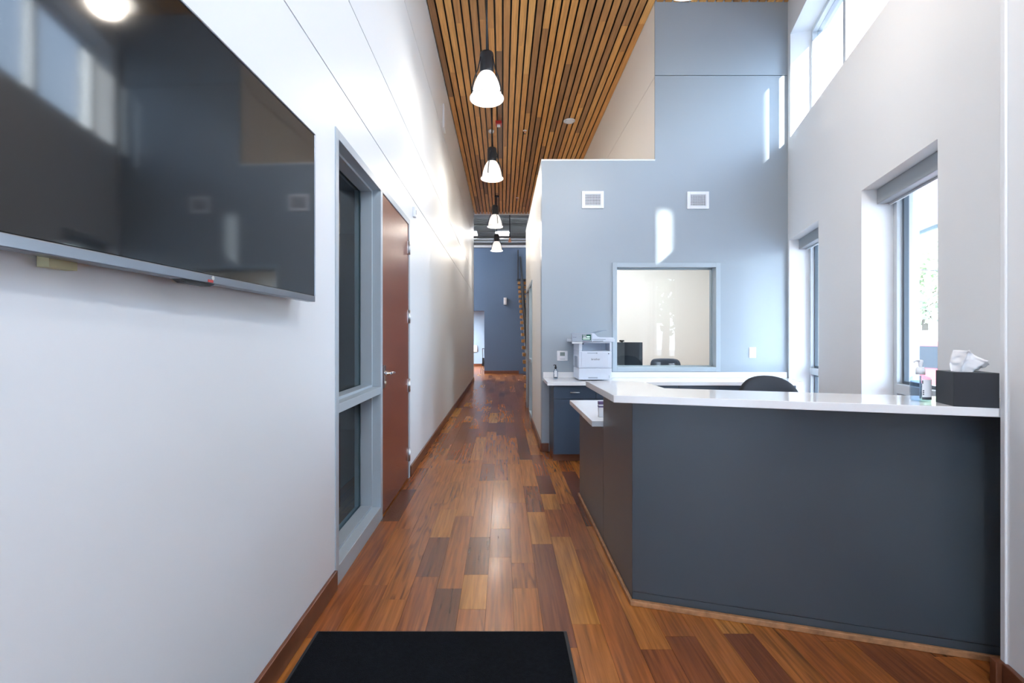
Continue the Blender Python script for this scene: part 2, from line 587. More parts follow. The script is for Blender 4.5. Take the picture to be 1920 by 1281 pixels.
# office interior
oi = MB()
oi.box(OX + 0.12, 4.36, OY - 0.1, OY, 0, BT)
oi.prism([(3.40, YB + 0.14), (3.66, YB + 0.02), (4.60, OY), (4.36, OY)], 0, BT)
oi.box(OX + 0.12, OX + 0.13, YB + 0.14, 6.9, 0, BT)
oi.box(1.98, 2.1, 8.2, OY - 0.1, 0, BT)
struct(oi.build("wall_office", M["beige_wall"]))
struct(MB().prism([(OX + 0.12, YB + 0.14), (3.45, YB + 0.14), (4.5, OY), (OX + 0.12, OY)], BT - 0.15, BT).build("ceiling_office", M["white_wall"]))
lp = thing("office_fill_light", "unseen square glowing panel added to light the office behind the interior window", "ceiling light", (2.2, 6.9, BT - 0.15))  # glowing panel added out of view to brighten the office
MB().box(-0.6, 0.6, -0.6, 0.6, -0.03, 0).build("frame", M["white_plastic"], lp)
MB().box(-0.57, 0.57, -0.57, 0.57, -0.034, -0.03).build("diffuser", M["office_fill"], lp)

# facade wall (angled), with window openings
WIN = [(0.05, 0.98), (1.888, 2.838)]
ADDED_DOOR = (4.85, 6.85)
WZ0, WZ1, CZ0, CZ1, FT = 0.12, 2.44, 3.60, 4.77, 0.36
CS0, CS1 = 0.10, 5.8
SEND = 8.6
fwall = MB()
edges = [-0.12]
for a, b_ in WIN:
    edges += [a, b_]
edges += [ADDED_DOOR[0], ADDED_DOOR[1], SEND]
for i in range(0, len(edges), 2):
    fwall.box(edges[i], edges[i + 1], 0, FT, 0, CZ0)
for a, b_ in WIN:
    fwall.box(a, b_, 0, FT, 0, WZ0)
    fwall.box(a, b_, 0, FT, WZ1, CZ0)
fwall.box(ADDED_DOOR[0], ADDED_DOOR[1], 0, FT, 2.44, CZ0)
fwall.box(-0.12, SEND, 0, FT, CZ1, ZC + 0.06)
fwall.box(-0.12, CS0, 0, FT, CZ0, CZ1)
fwall.box(CS1, SEND, 0, FT, CZ0, CZ1)
fo = struct(fwall.build("wall_right", M["facade_wall"]))
fo.location = FCORNER; fo.rotation_euler = (0, 0, FROT)
# thicker length of that wall beside the counter
tw = MB()
tw.box(3.80, 4.72, -0.275, 0, 0, CZ0 - 0.1)
tw.box(3.80, 3.826, -0.283, -0.275, 0, CZ0 - 0.1)
to = struct(tw.build("wall_entrance", M["facade_wall"], bevel=0.003))
to.location = FCORNER; to.rotation_euler = (0, 0, FROT)
bb = MB().box(3.83, 4.72, -0.295, -0.275, 0, 0.1)
bb.box(3.795, 3.83, -0.312, -0.283, 0, 0.1)
bo = struct(bb.build("baseboard_right", M["base_wood"], bevel=0.004))
bo.location = FCORNER; bo.rotation_euler = (0, 0, FROT)


def facade_window(n, a, b_, z0, z1, bars_s=(), bars_z=(), sash=True, gm="glass"):
    w = thing("window_%d" % n, None, None, FCORNER, FROT)
    struct(w)
    f = MB()
    d0, d1, t = 0.20, 0.30, 0.05
    f.box(a, a + t, d0, d1, z0, z1); f.box(b_ - t, b_, d0, d1, z0, z1)
    f.box(a + t, b_ - t, d0, d1, z0, z0 + t); f.box(a + t, b_ - t, d0, d1, z1 - t, z1)
    f.build("frame", M["alu"], w, bevel=0.003)
    for s_ in bars_s:
        MB().box(s_ - 0.03, s_ + 0.03, d0, d1, z0 + t, z1 - t).build("mullion", M["alu"], w, bevel=0.003)
    for z_ in bars_z:
        MB().box(a + t, b_ - t, d0 - 0.01, d1, z_ - 0.035, z_ + 0.035).build("transom", M["alu"], w, bevel=0.003)
    g = MB()
    ss = [a + t] + [x for s_ in bars_s for x in (s_ - 0.03, s_ + 0.03)] + [b_ - t]
    zs = [z0 + t] + [x for z_ in bars_z for x in (z_ - 0.035, z_ + 0.035)] + [z1 - t]
    gk = MB()
    for i in range(0, len(ss), 2):
        for j in range(0, len(zs), 2):
            pane = MB().box(ss[i], ss[i + 1], 0.247, 0.253, zs[j], zs[j + 1]).build("pane", M[gm], w)
            if sash:
                q = 0.022
                gk.box(ss[i], ss[i] + q, 0.235, 0.265, zs[j], zs[j + 1]); gk.box(ss[i + 1] - q, ss[i + 1], 0.235, 0.265, zs[j], zs[j + 1])
                gk.box(ss[i] + q, ss[i + 1] - q, 0.235, 0.265, zs[j], zs[j] + q); gk.box(ss[i] + q, ss[i + 1] - q, 0.235, 0.265, zs[j + 1] - q, zs[j + 1])
    if gk.v:
        gk.build("gasket", M["alu_dark"], w)
    return w


for k, (a, b_) in enumerate(WIN):
    facade_window(k + 1, a, b_, WZ0, WZ1, (), (0.945,))
    c = FW((a + b_) / 2, 0.19, (WZ0 + WZ1) / 2)
    portal("window portal", c, (R(90), 0, FROT + PI), b_ - a, WZ1 - WZ0)
d3 = struct(thing("added_door", None, None, FCORNER, FROT))  # unseen dark double door, added to darken the reflection in the desk front
for k in (0, 1):
    a = ADDED_DOOR[0] + 0.01 + k * 0.99
    MB().box(a + 0.005, a + 0.985, 0.02, 0.07, 0.01, 2.43).build("door_leaf", M["base_wood"], d3, bevel=0.003)
    MB().tube([(ADDED_DOOR[0] + 1.0 + (k - 0.5) * 0.14, -0.03, 0.8), (ADDED_DOOR[0] + 1.0 + (k - 0.5) * 0.14, -0.03, 1.3)], 0.015).build("door_handle", M["steel"], d3)
facade_window(5, CS0, CS1, CZ0, CZ1, (1.0, 2.2, 3.4, 4.65), (), sash=False, gm="dimmed_glass")
c = FW((CS0 + CS1) / 2, 0.19, (CZ0 + CZ1) / 2)
portal("clerestory portal", c, (R(90), 0, FROT + PI), CS1 - CS0, CZ1 - CZ0)

for k, lab in ((0, "grey roller shade cassette at the head of the window over the back counter"),
               (1, "grey roller shade cassette at the head of the window beside the tissue box")):
    a, b_ = WIN[k]
    r = thing("roller_shade", lab, "roller shade", FW(0, 0, WZ1), FROT, "roller shades in the facade windows")
    MB().box(a + 0.002, b_ - 0.002, 0.095, 0.195, -0.115, -0.002).build("cassette", M["shade_grey"], r, bevel=0.006)
    MB().box(a + 0.02, b_ - 0.02, 0.165, 0.18, -0.130, -0.1155).build("hem_bar", M["alu"], r)

# entrance glazing behind us
ew = MB()
EXR = FW(8.2, 0, 0).x + 0.35
ew.box(XL - 0.2, EXR, Y0 - 0.2, Y0, 4.4, ZC + 0.06)
ew.box(XL - 0.2, XL + 0.1, Y0 - 0.2, Y0, 0, 4.4)
ew.box(XL + 0.1, EXR, Y0 - 0.2, Y0, 2.5, 2.75)
struct(ew.build("wall_front", M["facade_wall"]))
wn_ = struct(thing("window_6", None, None, (0, Y0, 0)))
f = MB()
xs = [XL + 0.1, XL + 0.75, EXR - 0.35]
for x in xs:
    f.box(x, x + 0.06, -0.15, -0.05, 0, 2.5); f.box(x, x + 0.06, -0.15, -0.05, 2.75, 4.4)
f.box(XL + 0.1, EXR, -0.15, -0.05, 0, 0.1)
f.build("frame", M["alu"], wn_)
MB().box(XL + 0.1, EXR, -0.103, -0.097, 0.1, 2.5).build("pane", M["glass"], wn_)
MB().box(XL + 0.1, EXR, -0.103, -0.097, 2.75, 4.4).build("pane", M["glass"], wn_)
portal("entrance portal", ((XL + 0.1 + EXR) / 2, Y0 - 0.04, 2.2), (R(90), 0, 0), EXR - XL - 0.1, 4.4)

# far hall
fw = MB()
fw.box(-0.66, 3.3, 16.6, 16.75, 0, 4.6)
fw.box(-7, -0.66, 16.6, 16.75, 2.29, 4.6)
struct(fw.build("wall_far", M["blue_wall"]))
struct(MB().box(-7, 3.3, 16.56, 16.8, 4.6, 4.68).build("trim_3", M["white_wall"]))
struct(MB().box(-0.66, 0.6, 16.582, 16.6, 0, 0.11).build("baseboard_far", M["base_wood"]))
struct(MB().box(-7, 3, 21.0, 21.15, 0, 2.6).build("wall_passage", M["pale_blue_wall"]))
struct(MB().box(-7, 3, 20.982, 21.0, 0, 0.11).build("baseboard_passage", M["base_wood"]))
struct(MB().box(-7, 3, 16.75, 21.0, 2.6, 2.7).build("ceiling_passage", M["white_wall"]))
hw = MB()
hw.box(-7.1, -7, 13.4, 28, 0, 7.4); hw.box(3.3, 3.4, 8.8, 28, 0, 7.4); hw.box(-7.1, 3.4, 28, 28.1, 0, 7.4)
hw.box(-7, XL - 0.2, 13.3, 13.4, 0, 7.4); hw.box(XU + 0.12, 3.4, 8.7, 8.8, BT, 7.4)
struct(hw.build("wall_hall", M["white_wall"]))
dk = MB()
for i in range(80):
    y = 8.8 + i * 0.24
    dk.box(-7, 3.3, y, y + 0.12, 6.9, 6.95); dk.box(-7, 3.3, y + 0.12, y + 0.24, 6.96, 7.01)
dk.box(-7, 3.3, 8.8, 28, 7.01, 7.1)
struct(dk.build("ceiling_hall", M["deck"]))
for y, z in ((17.2, 6.1), (19.6, 6.45), (22.3, 6.45), (25, 6.45)):
    j = thing("roof_beam", "grey steel roof beam crossing under the metal deck of the far hall", "beam", (0, y, z), 0, "steel beams under the far hall roof")
    MB().box(-6.99, 3.29, -0.08, 0.08, 0, 0.02).box(-6.99, 3.29, -0.08, 0.08, 0.33, 0.35).box(-6.99, 3.29, -0.01, 0.01, 0.02, 0.33).build("girder", M["deck"], j)
for y, z, r_, lab in ((19.9, 5.62, 0.035, "upper white pipe running across the far hall above the blue wall"),
                      (19.2, 5.36, 0.03, "lower white pipe running across the far hall just above the blue wall")):
    tag(MB().tube([(-6.99, y, z), (3.29, y, z)], r_).build("ceiling_pipe", M["white_plastic"]), lab, "pipe", "pipes in the far hall")
for x0, x1, lab in ((-1.9, -1.13, "lit linear ceiling light at the left edge of the far hall"),
                    (-0.31, 0.31, "lit linear ceiling light behind the last pendant in the far hall")):
    t = thing("linear_light", lab, "ceiling light", ((x0 + x1) / 2, 20.5, 6.0), 0, "linear lights in the far hall")
    h = (x1 - x0) / 2
    MB().box(-h, h, -0.4, 0.4, 0.0, 0.07).build("housing", M["white_plastic"], t)
    MB().box(-h + 0.02, h - 0.02, -0.38, 0.38, -0.006, 0.0).build("diffuser", M["linear"], t)
    MB().tube([(0, 0, 0.07), (0, 0, 0.9)], 0.008).build("hanger", M["steel"], t)
for x, y, z, lx, ly, lab in ((-4.0, 15.2, 5.6, 0.6, 0.6, "unseen light added to brighten the open side of the far hall"), (2.4, 13.0, 6.2, 0.4, 0.9, "unseen light added to brighten the staircase"),
                             (-3.0, 18.8, 2.5, 0.9, 0.5, "unseen light added to brighten the passage behind the blue wall")):
    t = thing("linear_light", lab, "ceiling light", (x, y, z), 0, "linear lights in the far hall")  # unseen lamps added to brighten the far hall, stairs and passage
    MB().box(-lx, lx, -ly, ly, 0.0, 0.03).build("housing", M["white_plastic"], t)
    MB().box(-lx + 0.02, lx - 0.02, -ly + 0.02, ly - 0.02, -0.006, 0.0).build("diffuser", M["linear"], t)

# ------------------------------------------------------------------ sidelight and door in the left wall
w7 = struct(thing("window_7", None, None, (XL, DY0, 0)))
SY = 0.935                                      # sidelight width; the door follows
f = MB()
D0, D1 = -0.185, 0.006
W_ = DY1 - DY0
f.box(D0, D1, 0, 0.045, 0, DZ)                  # near post
f.box(D0, D1, W_ - 0.045, W_, 0, DZ)            # far post
f.box(D0, D1, 0.045, W_ - 0.045, DZ - 0.05, DZ)  # head
f.box(D0, D1, SY - 0.05, SY, 0, DZ - 0.05)      # post between sidelight and door
f.box(D0, D1, 0.045, SY - 0.05, 0, 0.10)        # bottom rail
f.build("frame", M["frame_paint"], w7, bevel=0.002)
MB().box(D0, D1, 0.045, SY - 0.05, 0.915, 0.965).build("transom", M["frame_paint"], w7, bevel=0.002)
st = MB()
for za, zb in ((0.10, 0.915), (0.965, DZ - 0.05)):
    for xa, xb in ((-0.135, -0.055), ):
        q = 0.016
        st.box(xa, xb, 0.045, 0.045 + q, za, zb); st.box(xa, xb, SY - 0.05 - q, SY - 0.05, za, zb)
        st.box(xa, xb, 0.045 + q, SY - 0.05 - q, za, za + q); st.box(xa, xb, 0.045 + q, SY - 0.05 - q, zb - q, zb)
st.build("glazing_stop", M["frame_paint"], w7, bevel=0.001)
for za, zb in ((0.116, 0.899), (0.981, DZ - 0.066)):
    MB().box(-0.148, -0.142, 0.047, SY - 0.052, za - 0.014, zb + 0.014).build("pane", M["dark_glass"], w7)

d1 = struct(thing("door_1", None, None, (XL, DY0 + SY, 0)))
DW = W_ - 0.045 - SY
MB().box(-0.044, 0.0, 0.004, DW - 0.004, 0.012, DZ - 0.053).build("door_leaf", M["door_wood"], d1, bevel=0.002)
for z in (2.158, 1.515, 0.873, 0.225):
    h = MB()
    h.box(0.0, 0.003, DW - 0.04, DW + 0.03, z - 0.06, z + 0.06)
    h.lathe([(0.009, z - 0.062), (0.009, z + 0.062)], 12, (0.010, DW - 0.002, 0))
    h.build("hinge", M["steel"], d1)
hd = MB()
hd.box(0.0, 0.012, 0.022, 0.072, 0.945, 1.115)
hd.lathe([(0.019, 0.012), (0.016, 0.03), (0.012, 0.055)], 16, (0, 0.047, 1.055), axis="x")
hd.tube([(0.055, 0.040, 1.055), (0.058, 0.075, 1.055), (0.056, 0.13, 1.053), (0.052, 0.175, 1.050)], [0.012, 0.0105, 0.009, 0.007])
hd.build("door_handle", M["chrome"], d1, bevel=0.002)
kc = MB().lathe([(0.013, 0.012), (0.013, 0.02)], 14, (0, 0.047, 0.985), axis="x")
kc.build("lock_cylinder", M["steel"], d1)

# matching frame in the corridor side of the office
w8 = struct(thing("window_8", None, None, (OX, 6.93, 0)))
f = MB()
W2 = 8.6 - 6.93
f.box(-0.008, 0.13, 0, 0.05, 0, 2.2); f.box(-0.008, 0.13, W2 - 0.05, W2, 0, 2.2)
f.box(-0.008, 0.13, 0.05, W2 - 0.05, 2.15, 2.2); f.box(-0.008, 0.13, 0.70, 0.75, 0, 2.15)
f.box(-0.008, 0.13, 0.05, 0.70, 0, 0.1)
f.build("frame", M["frame_paint"], w8, bevel=0.002)
MB().box(-0.012, 0.13, 0.05, 0.70, 0.93, 0.98).build("transom", M["frame_paint"], w8)
MB().box(0.06, 0.066, 0.05, 0.70, 0.1, 2.15).build("pane", M["dark_glass"], w8)
d2 = struct(thing("door_2", None, None, (OX, 7.68, 0)))
MB().box(0.03, 0.074, 0.004, 0.866, 0.01, 2.146).build("door_leaf", M["door_wood"], d2)

# interior office window
w9 = struct(thing("window_9", None, None, (0, YB, 0)))
a, b_, z0, z1 = IW
f = MB()
t = 0.052
for y0_, y1_ in ((-0.014, 0.16), ):
    f.box(a, a + t, y0_, y1_, z0, z1); f.box(b_ - t, b_, y0_, y1_, z0, z1)
    f.box(a + t, b_ - t, y0_, y1_, z0, z0 + t); f.box(a + t, b_ - t, y0_, y1_, z1 - t, z1)
f.build("frame", M["frame_paint"], w9, bevel=0.002)
st = MB()
q = 0.014
st.box(a + t, a + t + q, 0.085, 0.12, z0 + t, z1 - t); st.box(b_ - t - q, b_ - t, 0.085, 0.12, z0 + t, z1 - t)
st.box(a + t, b_ - t, 0.085, 0.12, z0 + t, z0 + t + q); st.box(a + t, b_ - t, 0.085, 0.12, z1 - t - q, z1 - t)
st.build("glazing_stop", M["frame_paint"], w9)
MB().box(a + t, b_ - t, 0.078, 0.084, z0 + t, z1 - t).build("pane", M["glass"], w9)

# ------------------------------------------------------------------ television
tv = thing("television", "large black flat television mounted on the white left wall", "television", (-0.788, 1.908, 1.475), R(90 - 1.8))
# local x runs from the far end (x=0) towards us as -x ; local y = towards the wall
TWD, THT = 1.24, 0.695
b = MB().box(-TWD, 0, 0.0, 0.028, 0, THT)
b.build("housing", M["black"], tv, bevel=0.004)
MB().box(-TWD + 0.25, -0.25, 0.028, 0.05, 0.10, THT - 0.12).build("rear_cover", M["black"], tv, bevel=0.008)
MB().box(-TWD + 0.007, -0.007, -0.0016, 0.0, 0.020, THT - 0.006).build("screen", M["screen"], tv)
rim = MB()
rim.box(-TWD, 0, -0.004, 0.03, -0.006, 0.018)
rim.box(-0.004, 0.003, -0.004, 0.028, 0.018, THT)
rim.box(-TWD, 0.003, -0.004, 0.028, THT - 0.003, THT + 0.003)
rim.box(-TWD - 0.003, -TWD + 0.004, -0.004, 0.028, 0.018, THT)
rim.build("bezel", M["tv_rim"], tv, bevel=0.002)
MB().prof([(-0.76, -0.006), (-0.63, -0.006), (-0.65, -0.014), (-0.74, -0.014)], "y", 0.0, 0.025).build("sensor_housing", M["black"], tv)
pl = MB().box(-0.664, -0.644, -0.0055, -0.004, -0.003, 0.004).build("power_light", M["red"], tv)
pl["label"] = "small red power light"
lg = MB().lathe([(0.006, 0), (0.006, 0.001)], 14, (-0.645, -0.0055, 0.010), axis="y").build("badge", M["chrome"], tv)
for x in (-0.98, -0.30):
    MB().box(x - 0.02, x + 0.02, 0.05, 0.088 + x * 0.0316, 0.15, 0.55).build("wall_bracket", M["steel"], tv)
br = MB().box(-1.055, -1.0, 0.03, 0.054, -0.022, 0.06).build("cable_cover", M["cream"], tv)
br["label"] = "cream cover poking out under the screen"

# small white things on the left wall
t = thing("door_sensor", "small white sensor box on the left wall above the red brown door", "sensor", (XL, 4.49, 2.505))
MB().box(0, 0.028, -0.03, 0.03, 0, 0.10).build("housing", M["white_plastic"], t, bevel=0.006)
MB().box(0.028, 0.030, -0.012, 0.012, 0.03, 0.07).build("lens", M["grey_plastic"], t)
t = thing("wall_speaker", "flat white rectangular plate high on the left wall near the wooden ceiling", "speaker", (XL, 6.82, 4.42))
MB().box(0, 0.02, -0.10, 0.10, 0, 0.36).build("housing", M["white_plastic"], t, bevel=0.006)
MB().box(0.02, 0.023, -0.085, 0.085, 0.02, 0.34).build("cover", M["white_plastic"], t)

# ------------------------------------------------------------------ floor mat
t = thing("floor_mat", "black carpet entrance mat on the wooden floor in the foreground", "mat", (-0.272, 2.04, 0))
MB().box(-0.56, 0.56, -1.85, 0, 0.0005, 0.004).build("border", M["rubber"], t, bevel=0.002)
MB().box(-0.545, 0.545, -1.82, -0.012, 0.004, 0.011).build("pile", M["carpet"], t, bevel=0.003)

# ------------------------------------------------------------------ pendants
def make_pendant():
    r = thing("pendant_light", None, "pendant light")
    # origin at the rim height of the shade
    sh = [(0.166, 0.000), (0.168, 0.006), (0.160, 0.013), (0.150, 0.022), (0.145, 0.05), (0.136, 0.10), (0.122, 0.15),
          (0.102, 0.20), (0.082, 0.235), (0.066, 0.255), (0.063, 0.253), (0.098, 0.198), (0.118, 0.148), (0.132, 0.098),
          (0.141, 0.048), (0.146, 0.020), (0.156, 0.008), (0.166, 0.000)]
    MB().lathe(sh, 40, caps=False).build("lamp_shade", M["lamp_shade"], r)
    MB().lathe([(0.001, 0.036), (0.10, 0.034), (0.135, 0.03), (0.135, 0.036), (0.001, 0.042)], 32, caps=False).build("lens", M["lamp_lens"], r)
    MB().lathe([(0.163, -0.003), (0.171, -0.001), (0.171, 0.007), (0.163, 0.010)], 40).build("rim", M["lamp_rim"], r)
    hs = MB().lathe([(0.066, 0.250), (0.069, 0.255), (0.070, 0.30), (0.070, 0.43), (0.066, 0.452), (0.05, 0.462), (0.012, 0.464)], 32)
    hs.build("housing", M["black_metal"], r)
    for k in range(3):
        an = R(30 + 120 * k)
        ca, sa = math.cos(an), math.sin(an)
        pts = [(q * ca, q * sa, z) for q, z in ((0.071, 0.40), (0.078, 0.36), (0.098, 0.27), (0.134, 0.18), (0.158, 0.085), (0.162, 0.05), (0.154, 0.036))]
        MB().tube(pts, 0.006, 8).build("shade_arm", M["black_metal"], r)
    return r


proto = make_pendant()
PEND = [(4.54, "first and largest pendant light of the corridor row, hung before the ceiling slats"),
        (6.82, "second pendant light of the corridor row, hung just behind the largest"),
        (9.78, "third pendant light of the corridor row, seen against the ceiling end"),
        (12.5, "fourth and smallest pendant light of the row, seen against the far blue wall"),
        (3.05, "pendant light hung above the reception desk"),
        (0.5, "unseen pendant light added to brighten the lobby in front of the reception desk"),  # this pendant and the next are unseen, added to brighten the lobby
        (-0.9, "unseen pendant light added to brighten the lobby over the entrance side of the mat")]
for i, (y, lab) in enumerate(PEND):
    p = proto if i == 0 else copy_tree(proto)
    p.location = ((0, 0, 0, 0, 1.27, 1.1, 0.35)[i] or -0.156, y, 3.70)
    p.rotation_euler = (0, 0, R(60 + 40 * i))
    tag(p, lab, None, "pendant lights along the corridor")
    z1 = ZC - 3.70
    MB().tube([(0, 0, 0.462), (0, 0, z1 - 0.02)], 0.010, 10).build("stem", M["black_metal"], p)
    MB().lathe([(0.06, z1 - 0.025), (0.06, z1 - 0.001)], 24).build("canopy", M["black_metal"], p)
    ld = bpy.data.lights.new("pendant lamp", "POINT")
    ld.energy = (20, 20, 20, 20, 12, 42, 44)[i]
    ld.color = (1.0, 0.90, 0.78) if i < 4 else (0.97, 0.98, 1.0)
    ld.shadow_soft_size = 0.09
    lo = bpy.data.objects.new("lamp", ld)
    scene.collection.objects.link(lo)
    lo.parent = p
    lo.location = (0, 0, -0.05)

# ceiling fittings
t = thing("fire_strobe", "red fire alarm strobe on the slatted ceiling behind the largest pendant", "fire alarm", (-0.067, 8.2, ZC))
MB().box(-0.055, 0.055, -0.06, 0.06, -0.055, 0).build("base", M["red"], t, bevel=0.006)
MB().box(-0.03, 0.03, -0.035, 0.035, -0.085, -0.055).build("lens", M["white_plastic"], t, bevel=0.008)
t = thing("smoke_detector", "small round white smoke detector on the ceiling beside the red strobe", "smoke detector", (-0.21, 8.54, ZC))
MB().lathe([(0.055, 0), (0.055, -0.02), (0.045, -0.04), (0.001, -0.045)], 24).build("housing", M["white_plastic"], t)
MB().lathe([(0.012, -0.045), (0.012, -0.049)], 12).build("test_button", M["grey_plastic"], t)
t = thing("ceiling_speaker", "round white ceiling speaker at the right of the slatted ceiling", "speaker", (1.2, 8.16, ZC))
MB().lathe([(0.105, 0), (0.105, -0.008), (0.095, -0.014)], 32).build("rim", M["white_plastic"], t)
MB().lathe([(0.092, -0.012), (0.06, -0.022), (0.001, -0.025)], 32).build("grille", M["white_plastic"], t)
for i, (x, y, lab) in enumerate(((0.42, 8.54, "brass fire sprinkler head in the ceiling right of the red strobe"),
                                 (0.415, 12.65, "far fire sprinkler head in the ceiling near its back end"))):
    t = thing("sprinkler_head", lab, "sprinkler", (x, y, ZC), 0, "sprinkler heads in the slatted ceiling")
    MB().lathe([(0.035, 0), (0.035, -0.006), (0.015, -0.012)], 20).build("escutcheon", M["white_plastic"], t)
    MB().lathe([(0.012, -0.012), (0.010, -0.05), (0.004, -0.055)], 14).build("body", M["copper"], t)
    MB().lathe([(0.022, -0.058), (0.022, -0.061)], 16).build("deflector", M["chrome"], t)

# ------------------------------------------------------------------ reception desk
desk = thing("reception_desk", "angled dark slate reception desk with white stone tops on the right", "reception desk", (0.645, 2.26, 0))
da = R(16.4)
DX, DYv = math.cos(da), -math.sin(da)
NX, NY = math.sin(da), math.cos(da)


def dk_(x, y):
    return (x - 0.645, y - 2.26)


LEN = 1.50
c0 = (0.645, 2.26)
c1 = (c0[0] + LEN * DX, c0[1] + LEN * DYv)
TH = 0.12
k0 = (c0[0] + TH * (1 / math.cos(da)) * 0 + TH, c0[1] + (TH - TH * math.sin(da)) / math.cos(da))
k1 = (c1[0] + TH * NX, c1[1] + TH * NY)


def offs(p, e):
    return (p[0] + e * NX, p[1] + e * NY)


fp = MB()
g0, g1 = offs(c0, 0.004), offs(c1, 0.004)
fp.prism([dk_(*c0), dk_(*c1), dk_(*k1), dk_(*k0)], 0.060, 1.014)
fp.build("front_panel", M["navy"], desk, bevel=0.0015)
kp = MB()
e0, e1 = (c0[0] + 0.003, c0[1] + 0.0025), offs(c1, 0.003)
kp.prism([dk_(*e0), dk_(*e1), dk_(*k1), dk_(*k0)], 0.0, 0.057)
kp.build("kick_plate", M["navy"], desk)
sp_ = MB()
sp_.prism([dk_(c0[0], c0[1] + 0.0015), dk_(k0[0], k0[1] + 0.001), dk_(k0[0], 2.91), dk_(c0[0], 2.91)], 0.0, 1.014)
sp_.build("side_panel", M["navy"], desk, bevel=0.001)
MB().box(0, 0.045, 2.912 - 2.26, 3.80 - 2.26, 0, 0.737).build("end_panel", M["navy"], desk, bevel=0.001)
ms = MB()
ms.prism([dk_(c0[0] - 0.016, c0[1] - 0.021), dk_(*offs(c1, -0.016)), dk_(*offs(c1, -0.0005)), dk_(c0[0] - 0.0005, c0[1] - 0.001)], 0, 0.025)
ms.prism([dk_(c0[0] - 0.016, c0[1] - 0.021), dk_(c0[0] - 0.0005, c0[1] - 0.001), dk_(c0[0] - 0.0005, 3.80), dk_(c0[0] - 0.016, 3.80)], 0, 0.025)
ms.build("base_strip", M["strip"], desk, bevel=0.003)
tt = MB()
tt.prism([dk_(0.52, 2.13), dk_(0.52, 2.84), dk_(0.865, 2.84), dk_(0.865, 2.424), dk_(2.262, 2.012), dk_(*FW(3.792, -0.006, 0)[:2]), dk_(*FW(3.792, -0.284, 0)[:2])], 1.015, 1.05)
tt.build("transaction_top", M["stone"], desk, bevel=0.0025)
lt = MB()
lt.prism([dk_(0.585, 2.97), dk_(0.585, 3.96), dk_(1.35, 3.96), dk_(1.35, 2.97)], 0.738, 0.775)
lt.build("side_top", M["stone"], desk, bevel=0.0025)
wt = MB()
q0, q1 = k0, k1
wt.prism([dk_(k0[0] + 0.002, k0[1] + 0.002), dk_(*offs(k1, 0.002)), dk_(*offs(k1, 0.6)), dk_(1.352, 2.97), dk_(k0[0] + 0.002, 2.965)], 0.705, 0.737)
wt.build("work_top", M["stone"], desk, bevel=0.002)

# ------------------------------------------------------------------ back counter
CF, CD = 4.80, 5.245
ux = [0.54, 0.985, 1.42, 1.86, 2.285, 2.72, 3.10]
CABL = ["blue cabinet at the left end of the back counter, under the printer",
        "second blue cabinet from the left of the back counter, beside the one under the printer",
        "third blue cabinet from the left under the back counter, below the interior window",
        "fourth blue cabinet from the left under the back counter, below the interior window",
        "fifth blue cabinet from the left under the back counter, behind the black chair",
        "last blue cabinet under the back counter, at the window wall"]


def make_cabinet(w):
    r = thing("base_cabinet", None, "cabinet")
    MB().box(0, w, 0.019, CD - CF, 0.085, 0.817).build("body", M["cab_navy"], r)
    kk = MB().box(0.0, w, 0.075, 0.40, 0.0, 0.085)
    kk.build("toe_kick", M["base_wood"], r)
    dr = MB().box(0.002, w - 0.002, 0, 0.0185, 0.672, 0.812).build("drawer", M["cab_navy"], r, bevel=0.0015)
    h = MB().tube([(w / 2 - 0.05, -0.026, 0.742), (w / 2 + 0.05, -0.026, 0.742)], 0.0055)
    h.box(w / 2 - 0.045, w / 2 - 0.037, -0.026, 0.0, 0.738, 0.746); h.box(w / 2 + 0.037, w / 2 + 0.045, -0.026, 0.0, 0.738, 0.746)
    h.build("handle", M["steel"], dr)
    MB().box(0.002, w - 0.002, 0, 0.0185, 0.088, 0.668).build("door", M["cab_navy"], r, bevel=0.0015)
    return r


for i in range(6):
    c = make_cabinet(ux[i + 1] - ux[i] - 0.001)
    c.location = (ux[i], CF, 0)
    tag(c, CABL[i], None, "base cabinets under the back counter")
wk = thing("worktop", "long white stone worktop along the blue grey wall", "worktop", (0.47, 4.75, 0.818))


def facx(y, o=0):
    s_ = (5.27 - y) / FC
    return 3.305 - s_ * FSN


MB().prism([(0, 0), (facx(4.75) - 0.004 - 0.47, 0), (facx(YB) - 0.004 - 0.47, 0.519), (0, 0.519)], 0, 0.037).build("top", M["stone"], wk, bevel=0.002)
MB().box(0.0, facx(YB) - 0.02 - 0.47, 0.499, 0.519, 0.037, 0.103).build("backsplash", M["stone"], wk, bevel=0.002)

# ------------------------------------------------------------------ printer
pr = thing("printer", "white laser printer with a green touch screen on the back counter", "printer", (0.818, 4.87, 0.855))
PW, PD = 0.352, 0.37
bd = MB()
bd.box(0, PW, 0.0, PD, 0.012, 0.135)
bd.box(0, PW, 0.002, PD, 0.137, 0.318)
bd.box(0, 0.035, 0.002, PD, 0.318, 0.415); bd.box(PW - 0.022, PW, 0.002, PD, 0.318, 0.415)
bd.box(0.035, PW - 0.022, 0.18, PD, 0.318, 0.415)
bd.box(0.035, PW - 0.022, 0.002, 0.18, 0.404, 0.415)
bd.build("body", M["cool_plastic"], pr, bevel=0.005)
MB().box(0.036, PW - 0.023, 0.03, 0.179, 0.3185, 0.325).build("output_tray", M["grey_plastic"], pr)
MB().box(0.03, PW - 0.03, -0.003, 0.002, 0.15, 0.312).build("front_cover", M["cool_plastic"], pr, bevel=0.002)
MB().box(0.09, 0.195, -0.0045, -0.003, 0.295, 0.302).box(0.185, 0.197, -0.006, -0.003, 0.291, 0.305).build("cover_latch", M["grey_plastic"], pr)
